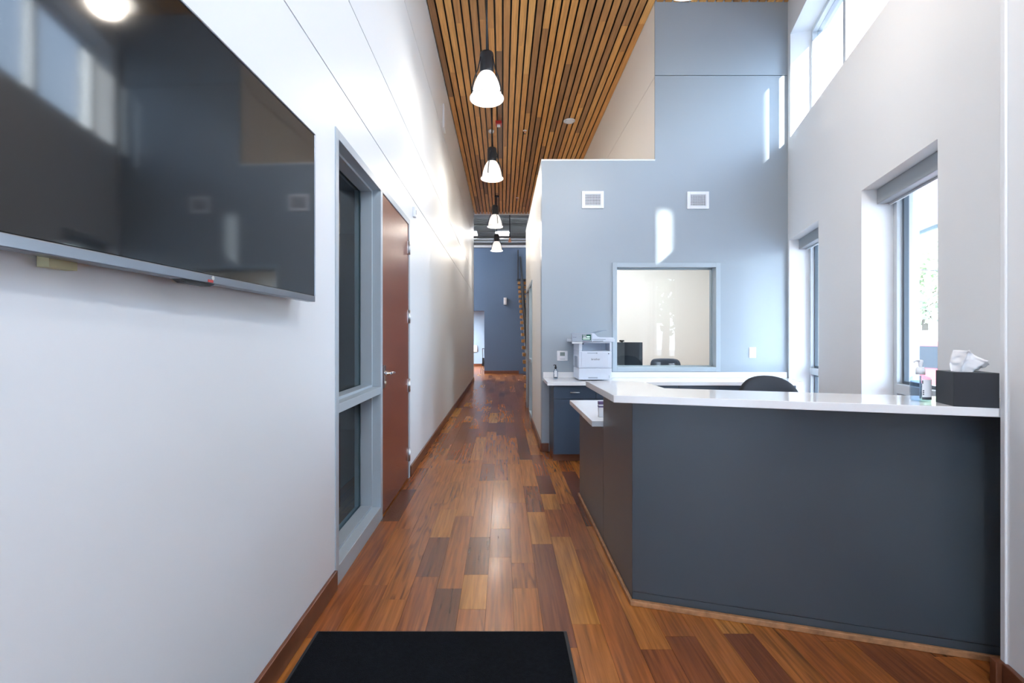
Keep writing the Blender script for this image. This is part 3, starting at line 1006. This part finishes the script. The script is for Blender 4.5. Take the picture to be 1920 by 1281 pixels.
tr = MB().box(0.008, PW - 0.008, -0.003, 0.0, 0.016, 0.132).build("paper_tray", M["cool_plastic"], pr, bevel=0.002)
MB().box(0.10, 0.20, -0.0045, -0.003, 0.028, 0.040).build("tray_grip", M["grey_plastic"], tr)
MB().box(0.322, 0.327, -0.0045, -0.003, 0.03, 0.06).build("paper_gauge", M["grey_plastic"], tr)
MB().lathe([(0.006, -0.0005), (0.006, -0.004)], 12, (0.318, -0.001, 0.292), axis="y").build("power_button", M["dark_plastic"], pr)
MB().box(0.036, 0.052, -0.001, 0.0025, 0.392, 0.404).build("usb_port", M["dark_plastic"], pr)
vt = MB()
for k in range(9):
    vt.box(-0.0012, 0.0, 0.10 + k * 0.022, 0.112 + k * 0.022, 0.14, 0.26)
vt.build("side_vent", M["grey_plastic"], pr)
sc_ = MB()
sc_.box(-0.075, PW + 0.03, -0.005, PD + 0.02, 0.417, 0.452)
sc_.build("scanner", M["cool_plastic"], pr, bevel=0.006)
cp = MB().prof([(-0.035, 0.422), (-0.028, 0.500), (0.02, 0.512), (0.02, 0.422)], "x", -0.078, 0.135)
cp.build("control_panel", M["grey_plastic"], pr, bevel=0.004)
MB().box(-0.076, 0.034, -0.028, 0.012, 0.398, 0.4215).build("panel_underside", M["white_plastic"], pr, bevel=0.006)
m = Matrix.Translation((0, 0, 0))
s1 = MB().prof([(-0.0365, 0.437), (-0.0312, 0.496), (-0.030, 0.496), (-0.0353, 0.437)], "x", 0.030, 0.122)
ts = s1.build("touch_screen", M["green_screen"], pr)
ic = MB()
for (xa, xb, za, zb) in ((0.076, 0.112, 0.464, 0.480), (0.036, 0.112, 0.444, 0.456)):
    ya = -0.0362 + (za - 0.437) * 0.09
    ic.box(xa, xb, ya - 0.0012, ya - 0.0003, za, zb)
ic.build("lit_keys", M["green_lit"], ts)
ic = MB()
for (xa, xb, za, zb) in ((0.036, 0.074, 0.485, 0.491), (0.038, 0.072, 0.463, 0.475)):
    ya = -0.0362 + (za - 0.437) * 0.09
    ic.box(xa, xb, ya - 0.0012, ya - 0.0003, za, zb)
ic.build("lit_text", M["white_plastic"], ts)
fd = MB()
fd.prof([(0.135, 0.4525), (0.135, 0.512), (0.165, 0.510), (0.20, 0.475), (0.225, 0.468), (PW + 0.02, 0.466), (PW + 0.02, 0.4525)], "y", 0.0, PD - 0.02)
fd.build("document_feeder", M["cool_plastic"], pr, bevel=0.003)
MB().prof([(0.165, 0.510), (0.21, 0.526), (0.27, 0.542), (0.31, 0.5445), (0.31, 0.541), (0.27, 0.537), (0.21, 0.520), (0.168, 0.503)], "y", 0.06, PD - 0.06).build("feeder_tray", M["clear"], pr)
MB().box(0.145, 0.285, -0.0065, -0.0045, 0.440, 0.448).box(0.15, 0.26, -0.0065, -0.0045, 0.421, 0.432).build("lid_grip", M["grey_plastic"], pr)


def text(body, name, size, m, parent, loc, rot, depth=0.0004):
    cu = bpy.data.curves.new(name, "FONT")
    cu.body = body; cu.size = size; cu.extrude = depth; cu.align_x = "CENTER"; cu.align_y = "CENTER"
    tmp = bpy.data.objects.new(name + " tmp", cu)
    scene.collection.objects.link(tmp)
    dg = bpy.context.evaluated_depsgraph_get()
    me = bpy.data.meshes.new_from_object(tmp.evaluated_get(dg))
    bpy.data.objects.remove(tmp)
    me.materials.clear(); me.materials.append(m)
    o = bpy.data.objects.new(name, me)
    scene.collection.objects.link(o)
    o.parent = parent; o.location = loc; o.rotation_euler = rot
    return o


text("brother", "logo", 0.030, M["dark_plastic"], pr, (PW / 2 + 0.003, -0.0036, 0.232), (R(90), 0, 0))
text("brother", "panel_logo", 0.012, M["dark_plastic"], pr, (-0.05, -0.0315, 0.468), (R(85), 0, 0))

# ------------------------------------------------------------------ wall fittings on the blue grey wall
t = thing("thermostat", "white square thermostat on the blue grey wall left of the printer", "thermostat", (0.692, YB, 1.108))
MB().box(-0.062, 0.062, -0.024, 0, -0.058, 0.058).build("housing", M["white_plastic"], t, bevel=0.006)
MB().box(-0.028, 0.028, -0.0255, -0.024, 0.0, 0.042).build("display", M["grey_lcd"], t)
MB().box(-0.03, 0.03, -0.0255, -0.024, -0.04, -0.034).build("button_row", M["grey_plastic"], t)
t = thing("power_outlet", "white wall outlet plate right of the interior window", "outlet", (2.895, YB, 1.145))
MB().box(-0.04, 0.04, -0.007, 0, -0.062, 0.062).build("plate", M["white_plastic"], t, bevel=0.003)
for z in (-0.021, 0.021):
    s_ = MB().box(-0.017, 0.017, -0.0095, -0.007, z - 0.015, z + 0.015).build("socket", M["white_plastic"], t, bevel=0.003)
    MB().box(-0.008, -0.005, -0.0102, -0.0095, z - 0.005, z + 0.006).box(0.005, 0.008, -0.0102, -0.0095, z - 0.005, z + 0.006).build("slots", M["grey_plastic"], s_)


def make_vent():
    r = thing("air_vent", None, "vent")
    f = MB()
    w, h, b_ = 0.126, 0.1, 0.036
    f.box(-w, -w + b_, -0.014, 0, -h, h); f.box(w - b_, w, -0.014, 0, -h, h)
    f.box(-w + b_, w - b_, -0.014, 0, -h, -h + b_); f.box(-w + b_, w - b_, -0.014, 0, h - b_, h)
    f.build("frame", M["white_plastic"], r, bevel=0.003)
    MB().box(-w + b_, w - b_, -0.0015, -0.0003, -h + b_, h - b_).build("duct", M["dark_plastic"], r)
    l = MB()
    for k in range(7):
        z = -h + b_ + 0.009 + k * 0.0183
        l.box(-w + b_, w - b_, -0.012, -0.002, z - 0.0022, z + 0.0022)
    for k in range(11):
        x = -w + b_ + 0.0082 + k * 0.0164
        l.box(x - 0.002, x + 0.002, -0.010, -0.002, -h + b_, h - b_)
    l.build("louvre", M["white_plastic"], r)
    return r


v1 = make_vent(); v1.location = (1.046, YB, 2.913)
tag(v1, "left white air vent on the blue grey wall, above the printer", None, "air vents on the blue grey wall")
v2 = copy_tree(v1); v2.location = (2.262, YB, 2.908)
tag(v2, "right white air vent on the blue grey wall, nearer the windows", None, "air vents on the blue grey wall")

# ------------------------------------------------------------------ things on the counters
def pump_bottle(loc, r, h, hgt, rz, pump, label, pm_):
    """r radius, h body height, hgt full height"""
    b = thing("sanitizer_bottle", label, "bottle", loc, rz)
    MB().lathe([(r * 0.9, 0.0), (r, 0.006), (r, h * 0.88), (r * 0.92, h * 0.95), (r * 0.45, h), (r * 0.40, h + 0.008)], 32).build("body", M["clear"], b)
    MB().lathe([(r * 0.86, 0.004), (r * 0.94, 0.010), (r * 0.94, h * 0.80), (0.001, h * 0.801)], 32).build("gel", M["gel"], b)
    lb = MB()
    n = 14
    for k in range(n):
        t0, t1 = R(-136 + k * 78 / n), R(-136 + (k + 1) * 78 / n)
        q = r * 1.012
        lb.quad((q * math.cos(t0), q * math.sin(t0), h * 0.1), (q * math.cos(t1), q * math.sin(t1), h * 0.1),
                (q * math.cos(t1), q * math.sin(t1), h * 0.88), (q * math.cos(t0), q * math.sin(t0), h * 0.88))
    lo = lb.build("label", M["white_plastic"], b, recalc=False)
    for (a0, a1, z0_, z1_) in ((-136, -58, 0.1, 0.2), (-133, -125, 0.28, 0.33), (-133, -125, 0.35, 0.40), (-133, -125, 0.42, 0.47), (-136, -130, 0.72, 0.84)):
        q = r * 1.02
        bk = MB()
        m_ = 8
        for k in range(m_):
            t0, t1 = R(a0 + (a1 - a0) * k / m_), R(a0 + (a1 - a0) * (k + 1) / m_)
            bk.quad((q * math.cos(t0), q * math.sin(t0), h * z0_), (q * math.cos(t1), q * math.sin(t1), h * z0_),
                    (q * math.cos(t1), q * math.sin(t1), h * z1_), (q * math.cos(t0), q * math.sin(t0), h * z1_))
        bk.build("print", M["dark_plastic"], lo, recalc=False)
    c = h + 0.006
    MB().lathe([(r * 0.46, c), (r * 0.46, c + 0.024), (r * 0.36, c + 0.027), (r * 0.34, c + 0.031)], 24).build("collar", pm_, b)
    pp = MB().lathe([(r * 0.16, c + 0.030), (r * 0.17, hgt - 0.030), (r * 0.27, hgt - 0.008), (r * 0.27, hgt - 0.002), (r * 0.1, hgt)], 18)
    pp.tube([(0, 0, hgt - 0.006), (-r * 0.6, 0, hgt - 0.003), (-r * 0.95, 0, hgt - 0.007), (-r * 1.0, 0, hgt - 0.012)], [0.0055, 0.0045, 0.0035, 0.003], 8)
    pp.build("pump", pm_, b)
    MB().tube([(0, 0, 0.012), (0, 0, h)], 0.003, 8).build("dip_tube", M["white_plastic"], b)
    return b


pump_bottle((1.768, 1.925, 1.05), 0.0345, 0.108, 0.176, R(12), None, "clear hand sanitizer bottle with white pump beside the tissue box", M["white_plastic"])
pump_bottle((0.60, 5.13, 0.8555), 0.026, 0.105, 0.158, 0, None, "small clear bottle with a black pump at the left end of the back counter", M["black"])

tb = thing("tissue_box", "black cube tissue box on the end of the reception desk", "tissue box", (1.768, 1.782, 1.05), R(-21))
S, H = 0.135, 0.134
b = MB()
b.box(0, S, 0, 0.005, 0.0, H); b.box(0, S, S - 0.005, S, 0.0, H)
b.box(0, 0.005, 0.005, S - 0.005, 0, H); b.box(S - 0.005, S, 0.005, S - 0.005, 0, H)
b.box(0.005, 0.028, 0.005, S - 0.005, H - 0.005, H); b.box(S - 0.028, S - 0.005, 0.005, S - 0.005, H - 0.005, H)
b.box(0.028, S - 0.028, 0.005, 0.045, H - 0.005, H); b.box(0.028, S - 0.028, S - 0.045, S - 0.005, H - 0.005, H)
b.build("cover", mat("black lacquer cover", (0.020, 0.022, 0.028), 0.42), tb, bevel=0.0012)
ts_ = MB()
nu, nv = 26, 20
grid = []
for j in range(nv + 1):
    v = j / nv
    for i in range(nu + 1):
        u = i / nu
        w = 0.026 + 0.020 * v
        cx = S / 2 - 0.014 + 0.014 * v + 0.014 * v * v
        fold = math.sin(u * 3.7 * PI + 0.6 + v) * (0.010 + 0.014 * v) + math.sin(u * 8.3 * PI + v * 4) * 0.006 * v
        x = cx + (u - 0.5) * 2 * w + 0.010 * v * v * u
        y = S / 2 + fold + 0.010 * math.sin(v * 3 + u * 2)
        z = H - 0.02 + 0.105 * v * (1 - 0.30 * u ** 2) - 0.035 * max(0, u - 0.55) * v * v * 2.0 + 0.005 * math.sin(u * 9 + v * 5) * v
        nn = noise.noise(Vector((u * 6, v * 6, 2.3)))
        n2_ = noise.noise(Vector((u * 13, v * 9, 7.7)))
        grid.append((x + (0.006 * nn + 0.003 * n2_) * v, y + (0.010 * nn + 0.005 * n2_) * v, z + (0.008 * nn + 0.004 * n2_) * v))
fs = []
for j in range(nv):
    for i in range(nu):
        a_ = j * (nu + 1) + i
        fs.append((a_, a_ + 1, a_ + nu + 2, a_ + nu + 1))
ts_._add(grid, fs, True)
tis = ts_.build("tissue", M["paper"], tb, recalc=False)
so = tis.modifiers.new("thick", "SOLIDIFY"); so.thickness = 0.0008

ch_ = thing("card_holder", "small white printed card pack half hidden on the low side desk top", "card holder", (0.672, 3.13, 0.7755), R(0))
MB().box(-0.012, 0.05, -0.018, 0.018, 0, 0.105).build("pack", M["white_plastic"], ch_, bevel=0.002)
MB().box(-0.0127, 0.0507, -0.0187, 0.0187, 0.086, 0.1055).box(-0.0127, 0.0507, -0.0187, 0.0187, 0.066, 0.076).build("printed_band", mat("violet print", (0.12, 0.09, 0.22), 0.5), ch_)


# ------------------------------------------------------------------ office chairs
def office_chair(label, loc, rz, fab, bw, bh, top, group=None, ex=0.62):
    c = thing("office_chair", label, "chair", loc, rz, group)
    # faces local -y ; backrest at +y
    sm = MB()
    n = 28
    rows = []
    def ring(y, k):
        pts = []
        for i in range(n):
            t = 2 * PI * i / n
            ct, st_ = math.cos(t), math.sin(t)
            x = bw / 2 * k * (abs(ct) ** ex) * (1 if ct >= 0 else -1)
            z = bh / 2 * k * (abs(st_) ** ex) * (1 if st_ >= 0 else -1)
            yy = y - 0.06 * (x / (bw / 2)) ** 2
            pts.append((x, yy, z + top - bh / 2))
        return pts
    layers = [(0.205, 0.001), (0.205, 0.55), (0.21, 0.9), (0.225, 0.985), (0.245, 1.0), (0.265, 0.97), (0.285, 0.8), (0.295, 0.45), (0.297, 0.001)]
    vv = []
    for y, k in layers:
        vv += ring(y, k)
    ff = []
    for j in range(len(layers) - 1):
        for i in range(n):
            ff.append((j * n + i, j * n + (i + 1) % n, (j + 1) * n + (i + 1) % n, (j + 1) * n + i))
    sm._add(vv, ff, True)
    sm.build("backrest", fab, c, sub=1)
    st2 = MB()
    pts = []
    for i in range(32):
        t = 2 * PI * i / 32
        ct, sn_ = math.cos(t), math.sin(t)
        pts.append((0.25 * (abs(ct) ** 0.55) * (1 if ct >= 0 else -1), -0.02 + 0.24 * (abs(sn_) ** 0.55) * (1 if sn_ >= 0 else -1)))
    st2.prism(pts, 0.44, 0.52)
    st2.build("seat", fab, c, bevel=0.025, seg=4)
    MB().tube([(0, 0.06, 0.44), (0, 0.22, 0.435), (0, 0.30, 0.50), (0, 0.305, top - bh * 0.5)], 0.018).build("back_post", M["black"], c)
    MB().lathe([(0.03, 0.10), (0.03, 0.28), (0.02, 0.285), (0.02, 0.44)], 20).build("gas_lift", M["black_metal"], c)
    for k in range(5):
        an = 2 * PI * k / 5 + 0.3
        ca, sa = math.cos(an), math.sin(an)
        MB().tube([(0.02 * ca, 0.02 * sa, 0.105), (0.16 * ca, 0.16 * sa, 0.095), (0.29 * ca, 0.29 * sa, 0.070)], [0.026, 0.022, 0.015]).build("leg", M["black_metal"], c)
        w = MB().lathe([(0.026, -0.02), (0.029, -0.012), (0.029, 0.012), (0.026, 0.02)], 18, axis="x")
        mm = Matrix.Translation((0.29 * ca, 0.29 * sa, 0.0295)) @ Matrix.Rotation(an + PI / 2 + 0.4, 4, "Z")
        w.v = [mm @ p for p in w.v]
        w.build("caster", M["black"], c)
    return c


office_chair("black office chair behind the reception desk, only its rounded top showing", (2.01, 3.20, 0), R(8), M["fabric"], 0.54, 0.52, 1.037, None, 0.82)
office_chair("grey office chair seen through the interior window", (2.27, 6.15, 0), R(0), M["blue_fabric"], 0.43, 0.46, 1.03, None, 0.36)

# ------------------------------------------------------------------ office behind the interior window
t = thing("office_desk", "white desk inside the office under the two monitors", "desk", (1.25, 6.05, 0))
MB().box(-0.63, 0.62, -0.35, 0.40, 0.72, 0.75).build("top", M["stone"], t)
for x in (-0.6, 0.56):
    MB().box(x, x + 0.03, -0.32, 0.37, 0, 0.72).build("leg", M["steel"], t)


def monitor(label, loc, rz, scr):
    t = thing("computer_monitor", label, "monitor", loc, rz, "monitors in the office")
    MB().box(-0.26, 0.26, -0.012, 0.018, 0.175, 0.505).build("screen", scr, t, bevel=0.004)
    MB().box(-0.03, 0.03, 0.018, 0.035, 0.012, 0.36).build("stand", M["dark_plastic"], t)
    MB().box(-0.11, 0.11, -0.07, 0.09, 0, 0.012).build("base", M["dark_plastic"], t, bevel=0.004)
    return t


monitor("dark monitor at the left edge of the interior window, turned away", (1.39, 6.02, 0.75), R(20), M["dark_plastic"])
monitor("glossy monitor beside the dark one in the interior window", (1.655, 6.25, 0.75), R(-25), mat("glossy monitor face", (0.03, 0.04, 0.055), 0.1))
t = thing("webcam", "small black webcam perched on the dark monitor in the office", "webcam", (1.60, 6.098, 1.256))
MB().box(-0.03, 0.03, -0.012, 0.015, 0.008, 0.03).build("body", M["black"], t, bevel=0.005)
MB().box(-0.012, 0.012, -0.012, 0.012, 0, 0.008).build("clip", M["black"], t)
t = thing("desk_phone", "grey desk phone below the dark monitor in the office", "phone", (1.415, 5.86, 0.75), R(10))
MB().prof([(-0.07, 0), (0.07, 0), (0.07, 0.09), (-0.07, 0.02)], "x", -0.08, 0.08).build("base", M["grey_plastic"], t, bevel=0.004)
MB().box(-0.085, -0.035, -0.08, 0.08, 0.092, 0.115).build("handset", M["dark_plastic"], t, bevel=0.01)

# ------------------------------------------------------------------ stairs at the far end
stp = thing("staircase", "open staircase with honey wood treads and black steel rail at the far end", "staircase", (0.55, 11.3, 0))
NT, RISE, RUN = 18, 0.185, 0.281
for i in range(NT):
    MB().box(0, 1.0, i * RUN, i * RUN + 0.26, 0.065 + i * RISE, 0.155 + i * RISE).build("tread", M["tread_wood"], stp, bevel=0.006)
L_ = (NT - 1) * RUN
for x in (0.085, 0.9):
    MB().prof([(0.02, 0.0), (0.30, 0.0), (L_ + 0.30, NT * RISE - 0.22), (L_ + 0.30, NT * RISE + 0.06), (L_, NT * RISE + 0.06), (0.02, 0.30)], "x", x, x + 0.02).build("stringer", M["black_metal"], stp)
    MB().tube([(x, 0.1, 1.02), (x, L_ + 0.1, 1.02 + (NT - 1) * RISE)], 0.042).build("handrail", M["black_metal"], stp)
    for k in range(0, NT, 3):
        MB().tube([(x + 0.01, k * RUN + 0.13, 0.15 + k * RISE), (x + 0.01, k * RUN + 0.13, 1.03 + k * RISE)], 0.014).build("baluster", M["black_metal"], stp)
g = MB()
g.box(-0.02, 1.1, L_ + 0.27, 5.28, NT * RISE + 0.06, NT * RISE + 0.10)
g.build("landing", M["black_metal"], stp)
for k in range(5):
    MB().box(0.0, 0.03, L_ + 0.30 + k * 0.05, L_ + 0.32 + k * 0.05, NT * RISE + 0.10, NT * RISE + 1.15).build("guard_post", M["black_metal"], stp)

t = thing("emergency_light", "white emergency light on the far blue wall", "emergency light", (0.10, 16.6, 2.64))
MB().box(-0.055, 0.055, -0.07, 0, -0.13, 0.13).build("housing", M["white_plastic"], t, bevel=0.012)
for z in (-0.07, 0.07):
    MB().lathe([(0.035, -0.07), (0.042, -0.095), (0.03, -0.097)], 18, (0, 0, z), axis="y").build("lamp_head", M["white_plastic"], t)
t = thing("bell_lamp", "small copper bell lamp hanging in the far hall right of the last pendant", "lamp", (0.30, 18.4, 5.18))
MB().lathe([(0.07, 0), (0.055, 0.05), (0.03, 0.13), (0.012, 0.20)], 24).build("lamp_shade", M["copper"], t)
MB().tube([(0, 0, 0.20), (0, 0, 1.71)], 0.02).build("stem", M["black_metal"], t)
t = thing("notice_box", "white box on the pale blue passage wall at the far end", "wall box", (-1.29, 21.0, 0.80))
MB().box(-0.2, 0.13, -0.06, 0, -0.14, 0.16).build("housing", M["white_plastic"], t, bevel=0.01)
MB().box(-0.18, 0.11, -0.064, -0.06, -0.10, 0.12).build("cover", M["white_plastic"], t)
t = thing("folding_chair", "dark folded metal chair leaning in the far passage opening", "chair", (-0.76, 17.2, 0))
for dx in (0, 0.07):
    MB().tube([(-0.05 + dx, -0.22, 0.012), (0.02 + dx, 0.0, 0.48), (0.0 + dx, 0.05, 0.90)], 0.012).build("leg", M["black_metal"], t)
MB().tube([(0.0, 0.05, 0.90), (0.07, 0.05, 0.90)], 0.012).build("back_rail", M["black_metal"], t)
MB().box(-0.005, 0.075, -0.03, 0.0, 0.25, 0.55).build("seat", M["black_metal"], t)

# ------------------------------------------------------------------ outside
nb = thing("sun_blocker", "tall pale unseen walls, added to slit the sunlight, as a building outside", "sunscreen", FCORNER, FROT)  # unseen walls added outside; their gaps shape the sun streaks indoors
for a, b_, h in ((-9, 2.2, 7.0), (2.2, 3.42, 11.5), (3.66, 4.78, 11.5), (5.42, 6.1, 11.5)):
    MB().box(12.0, 12.2, a, b_, -0.2, h).build("blocker_panel", M["blocker"], nb)
MB().box(12.0, 12.2, 3.42, 3.66, -0.2, 6.6).build("blocker_panel", M["blocker"], nb)
MB().box(12.0, 12.2, 4.78, 5.42, -0.2, 7.3).build("blocker_panel", M["blocker"], nb)
MB().box(12.0, 12.2, 3.42, 3.66, 7.72, 11.5).build("slot_cap", M["blocker"], nb)
gr = MB().box(-40, 60, -45, 60, -0.35, -0.2)
struct(gr.build("ground", M["asphalt"]))
cn = MB().box(-1.5, 9.5, FT + 0.02, 1.72, 2.66, 2.95)
co = thing("entrance_canopy", "pale flat canopy outside above the lower windows", "canopy", FCORNER, FROT)
cn.build("soffit", M["soffit"], co)
MB().box(-1.52, 9.52, 1.72, 1.76, 2.62, 3.0).build("fascia", M["fence"], co)


def car(label, loc, rz, paint, L=4.3, W=1.75, Hh=1.45):
    c = thing("car", label, "car", loc, rz, "cars parked outside")
    pf = [(-L / 2, 0.30), (-L / 2, 0.72), (-L * 0.45, 0.88), (-L * 0.27, 0.94), (-L * 0.13, Hh), (L * 0.20, Hh), (L * 0.36, 0.98), (L * 0.47, 0.92), (L / 2, 0.70), (L / 2, 0.30)]
    MB().prof(pf, "y", -W / 2, W / 2).build("body", paint, c, bevel=0.07, seg=3)
    for sy in (-1, 1):
        y = sy * (W / 2 + 0.004)
        g = MB()
        g.prof([(-L * 0.22, 0.96), (-L * 0.125, Hh - 0.09), (L * 0.02, Hh - 0.09), (L * 0.02, 0.96)], "y", y - 0.004, y + 0.004)
        g.prof([(L * 0.04, 0.96), (L * 0.04, Hh - 0.09), (L * 0.19, Hh - 0.09), (L * 0.30, 0.98)], "y", y - 0.004, y + 0.004)
        g.build("side_window", M["car_glass"], c)
        for x in (-L * 0.31, L * 0.31):
            MB().lathe([(0.2, -0.09), (0.31, -0.10), (0.32, -0.06), (0.32, 0.06), (0.31, 0.10), (0.2, 0.09)], 24, (x, sy * (W / 2 - 0.08), 0.32), axis="y").build("wheel", M["black"], c)
    return c


def at_px(px, Y, z=0.0):
    return ((px - 942) / 853.33 * Y, Y, z)


car("red parked car outside the window beside the tissue box", (8.6, 9.0, -0.2), R(105), M["car_red"])
car("white parked car further out beyond the red car", (14.5, 15.5, -0.2), R(20), M["car_white"], 4.6, 1.85, 1.75)
t = thing("fence", "long low teal fence beyond the parked cars", "fence", (21, 19.5, -0.2))
MB().box(-14, 14, -0.03, 0.03, 0.1, 1.0).build("boards", M["fence"], t)
for x in range(-14, 15, 4):
    MB().box(x - 0.05, x + 0.05, -0.06, 0.06, 0, 1.1).build("post", M["fence"], t)


def tree(label, loc, h, cr, seed):
    rnd = random.Random(seed)
    t = thing("tree", label, "tree", loc, 0, "trees across the road")
    MB().tube([(0, 0, 0), (0.1, 0.05, h * 0.35), (0.0, 0.1, h * 0.7)], [0.2, 0.15, 0.06]).build("trunk", M["bark"], t)
    bl = MB()
    for k in range(14):
        a = rnd.uniform(0, 2 * PI)
        z = h * rnd.uniform(0.3, 0.65)
        l = cr * rnd.uniform(0.5, 1.0)
        bl.tube([(0.05, 0.05, z), (l * 0.5 * math.cos(a), l * 0.5 * math.sin(a), z + l * 0.35), (l * math.cos(a), l * math.sin(a), z + l * 0.6)], [0.05, 0.03, 0.01], 6)
    bl.build("branches", M["bark"], t)
    lf = MB()
    for k in range(1500):
        a, b_ = rnd.uniform(0, 2 * PI), math.acos(rnd.uniform(-1, 1))
        q = cr * rnd.uniform(0.35, 1.0)
        p = Vector((q * math.sin(b_) * math.cos(a), q * math.sin(b_) * math.sin(a), h * 0.62 + 0.9 * q * math.cos(b_)))
        d = Vector((rnd.uniform(-1, 1), rnd.uniform(-1, 1), rnd.uniform(-1, 1))).normalized() * 0.2
        e = d.cross(Vector((rnd.uniform(-1, 1), rnd.uniform(-1, 1), 0.4))).normalized() * 0.11
        lf.quad(p - d, p + e, p + d, p - e)
    lf.build("foliage", M["leaf"], t, recalc=False)


for i, (x, y, h, c_) in enumerate(((20.5, 23.5, 7.0, 2.6), (25.5, 27.5, 8.0, 3.1), (14.5, 25.0, 6.2, 2.4), (27.5, 21.8, 6.5, 2.5), (20.0, 10.0, 7.0, 2.7), (7.9, -11.5, 6.4, 2.6), (13.5, -8.0, 6.8, 2.6))):
    tree(["leafy tree straight out beyond the red car", "tallest tree behind the fence", "small tree left of the others behind the fence", "round tree at the right end of the fence",
          "tree across the road level with the counter", "tree behind the camera beside the added sun-blocking walls", "outer tree behind the camera"][i], (x, y, -0.2), h, c_, 40 + i)
t = thing("utility_pole", "wooden utility pole carrying the power line beyond the fence", "pole", (34, 17, -0.2))
MB().tube([(0, 0, 0), (0, 0, 7.5)], [0.14, 0.11]).build("post", M["bark"], t)
MB().tube([(-24, 1.0, 4.6), (-16, 0.7, 4.05), (-8, 0.3, 4.2), (0, 0, 5.2)], 0.02, 6).build("power_line", M["black"], t)
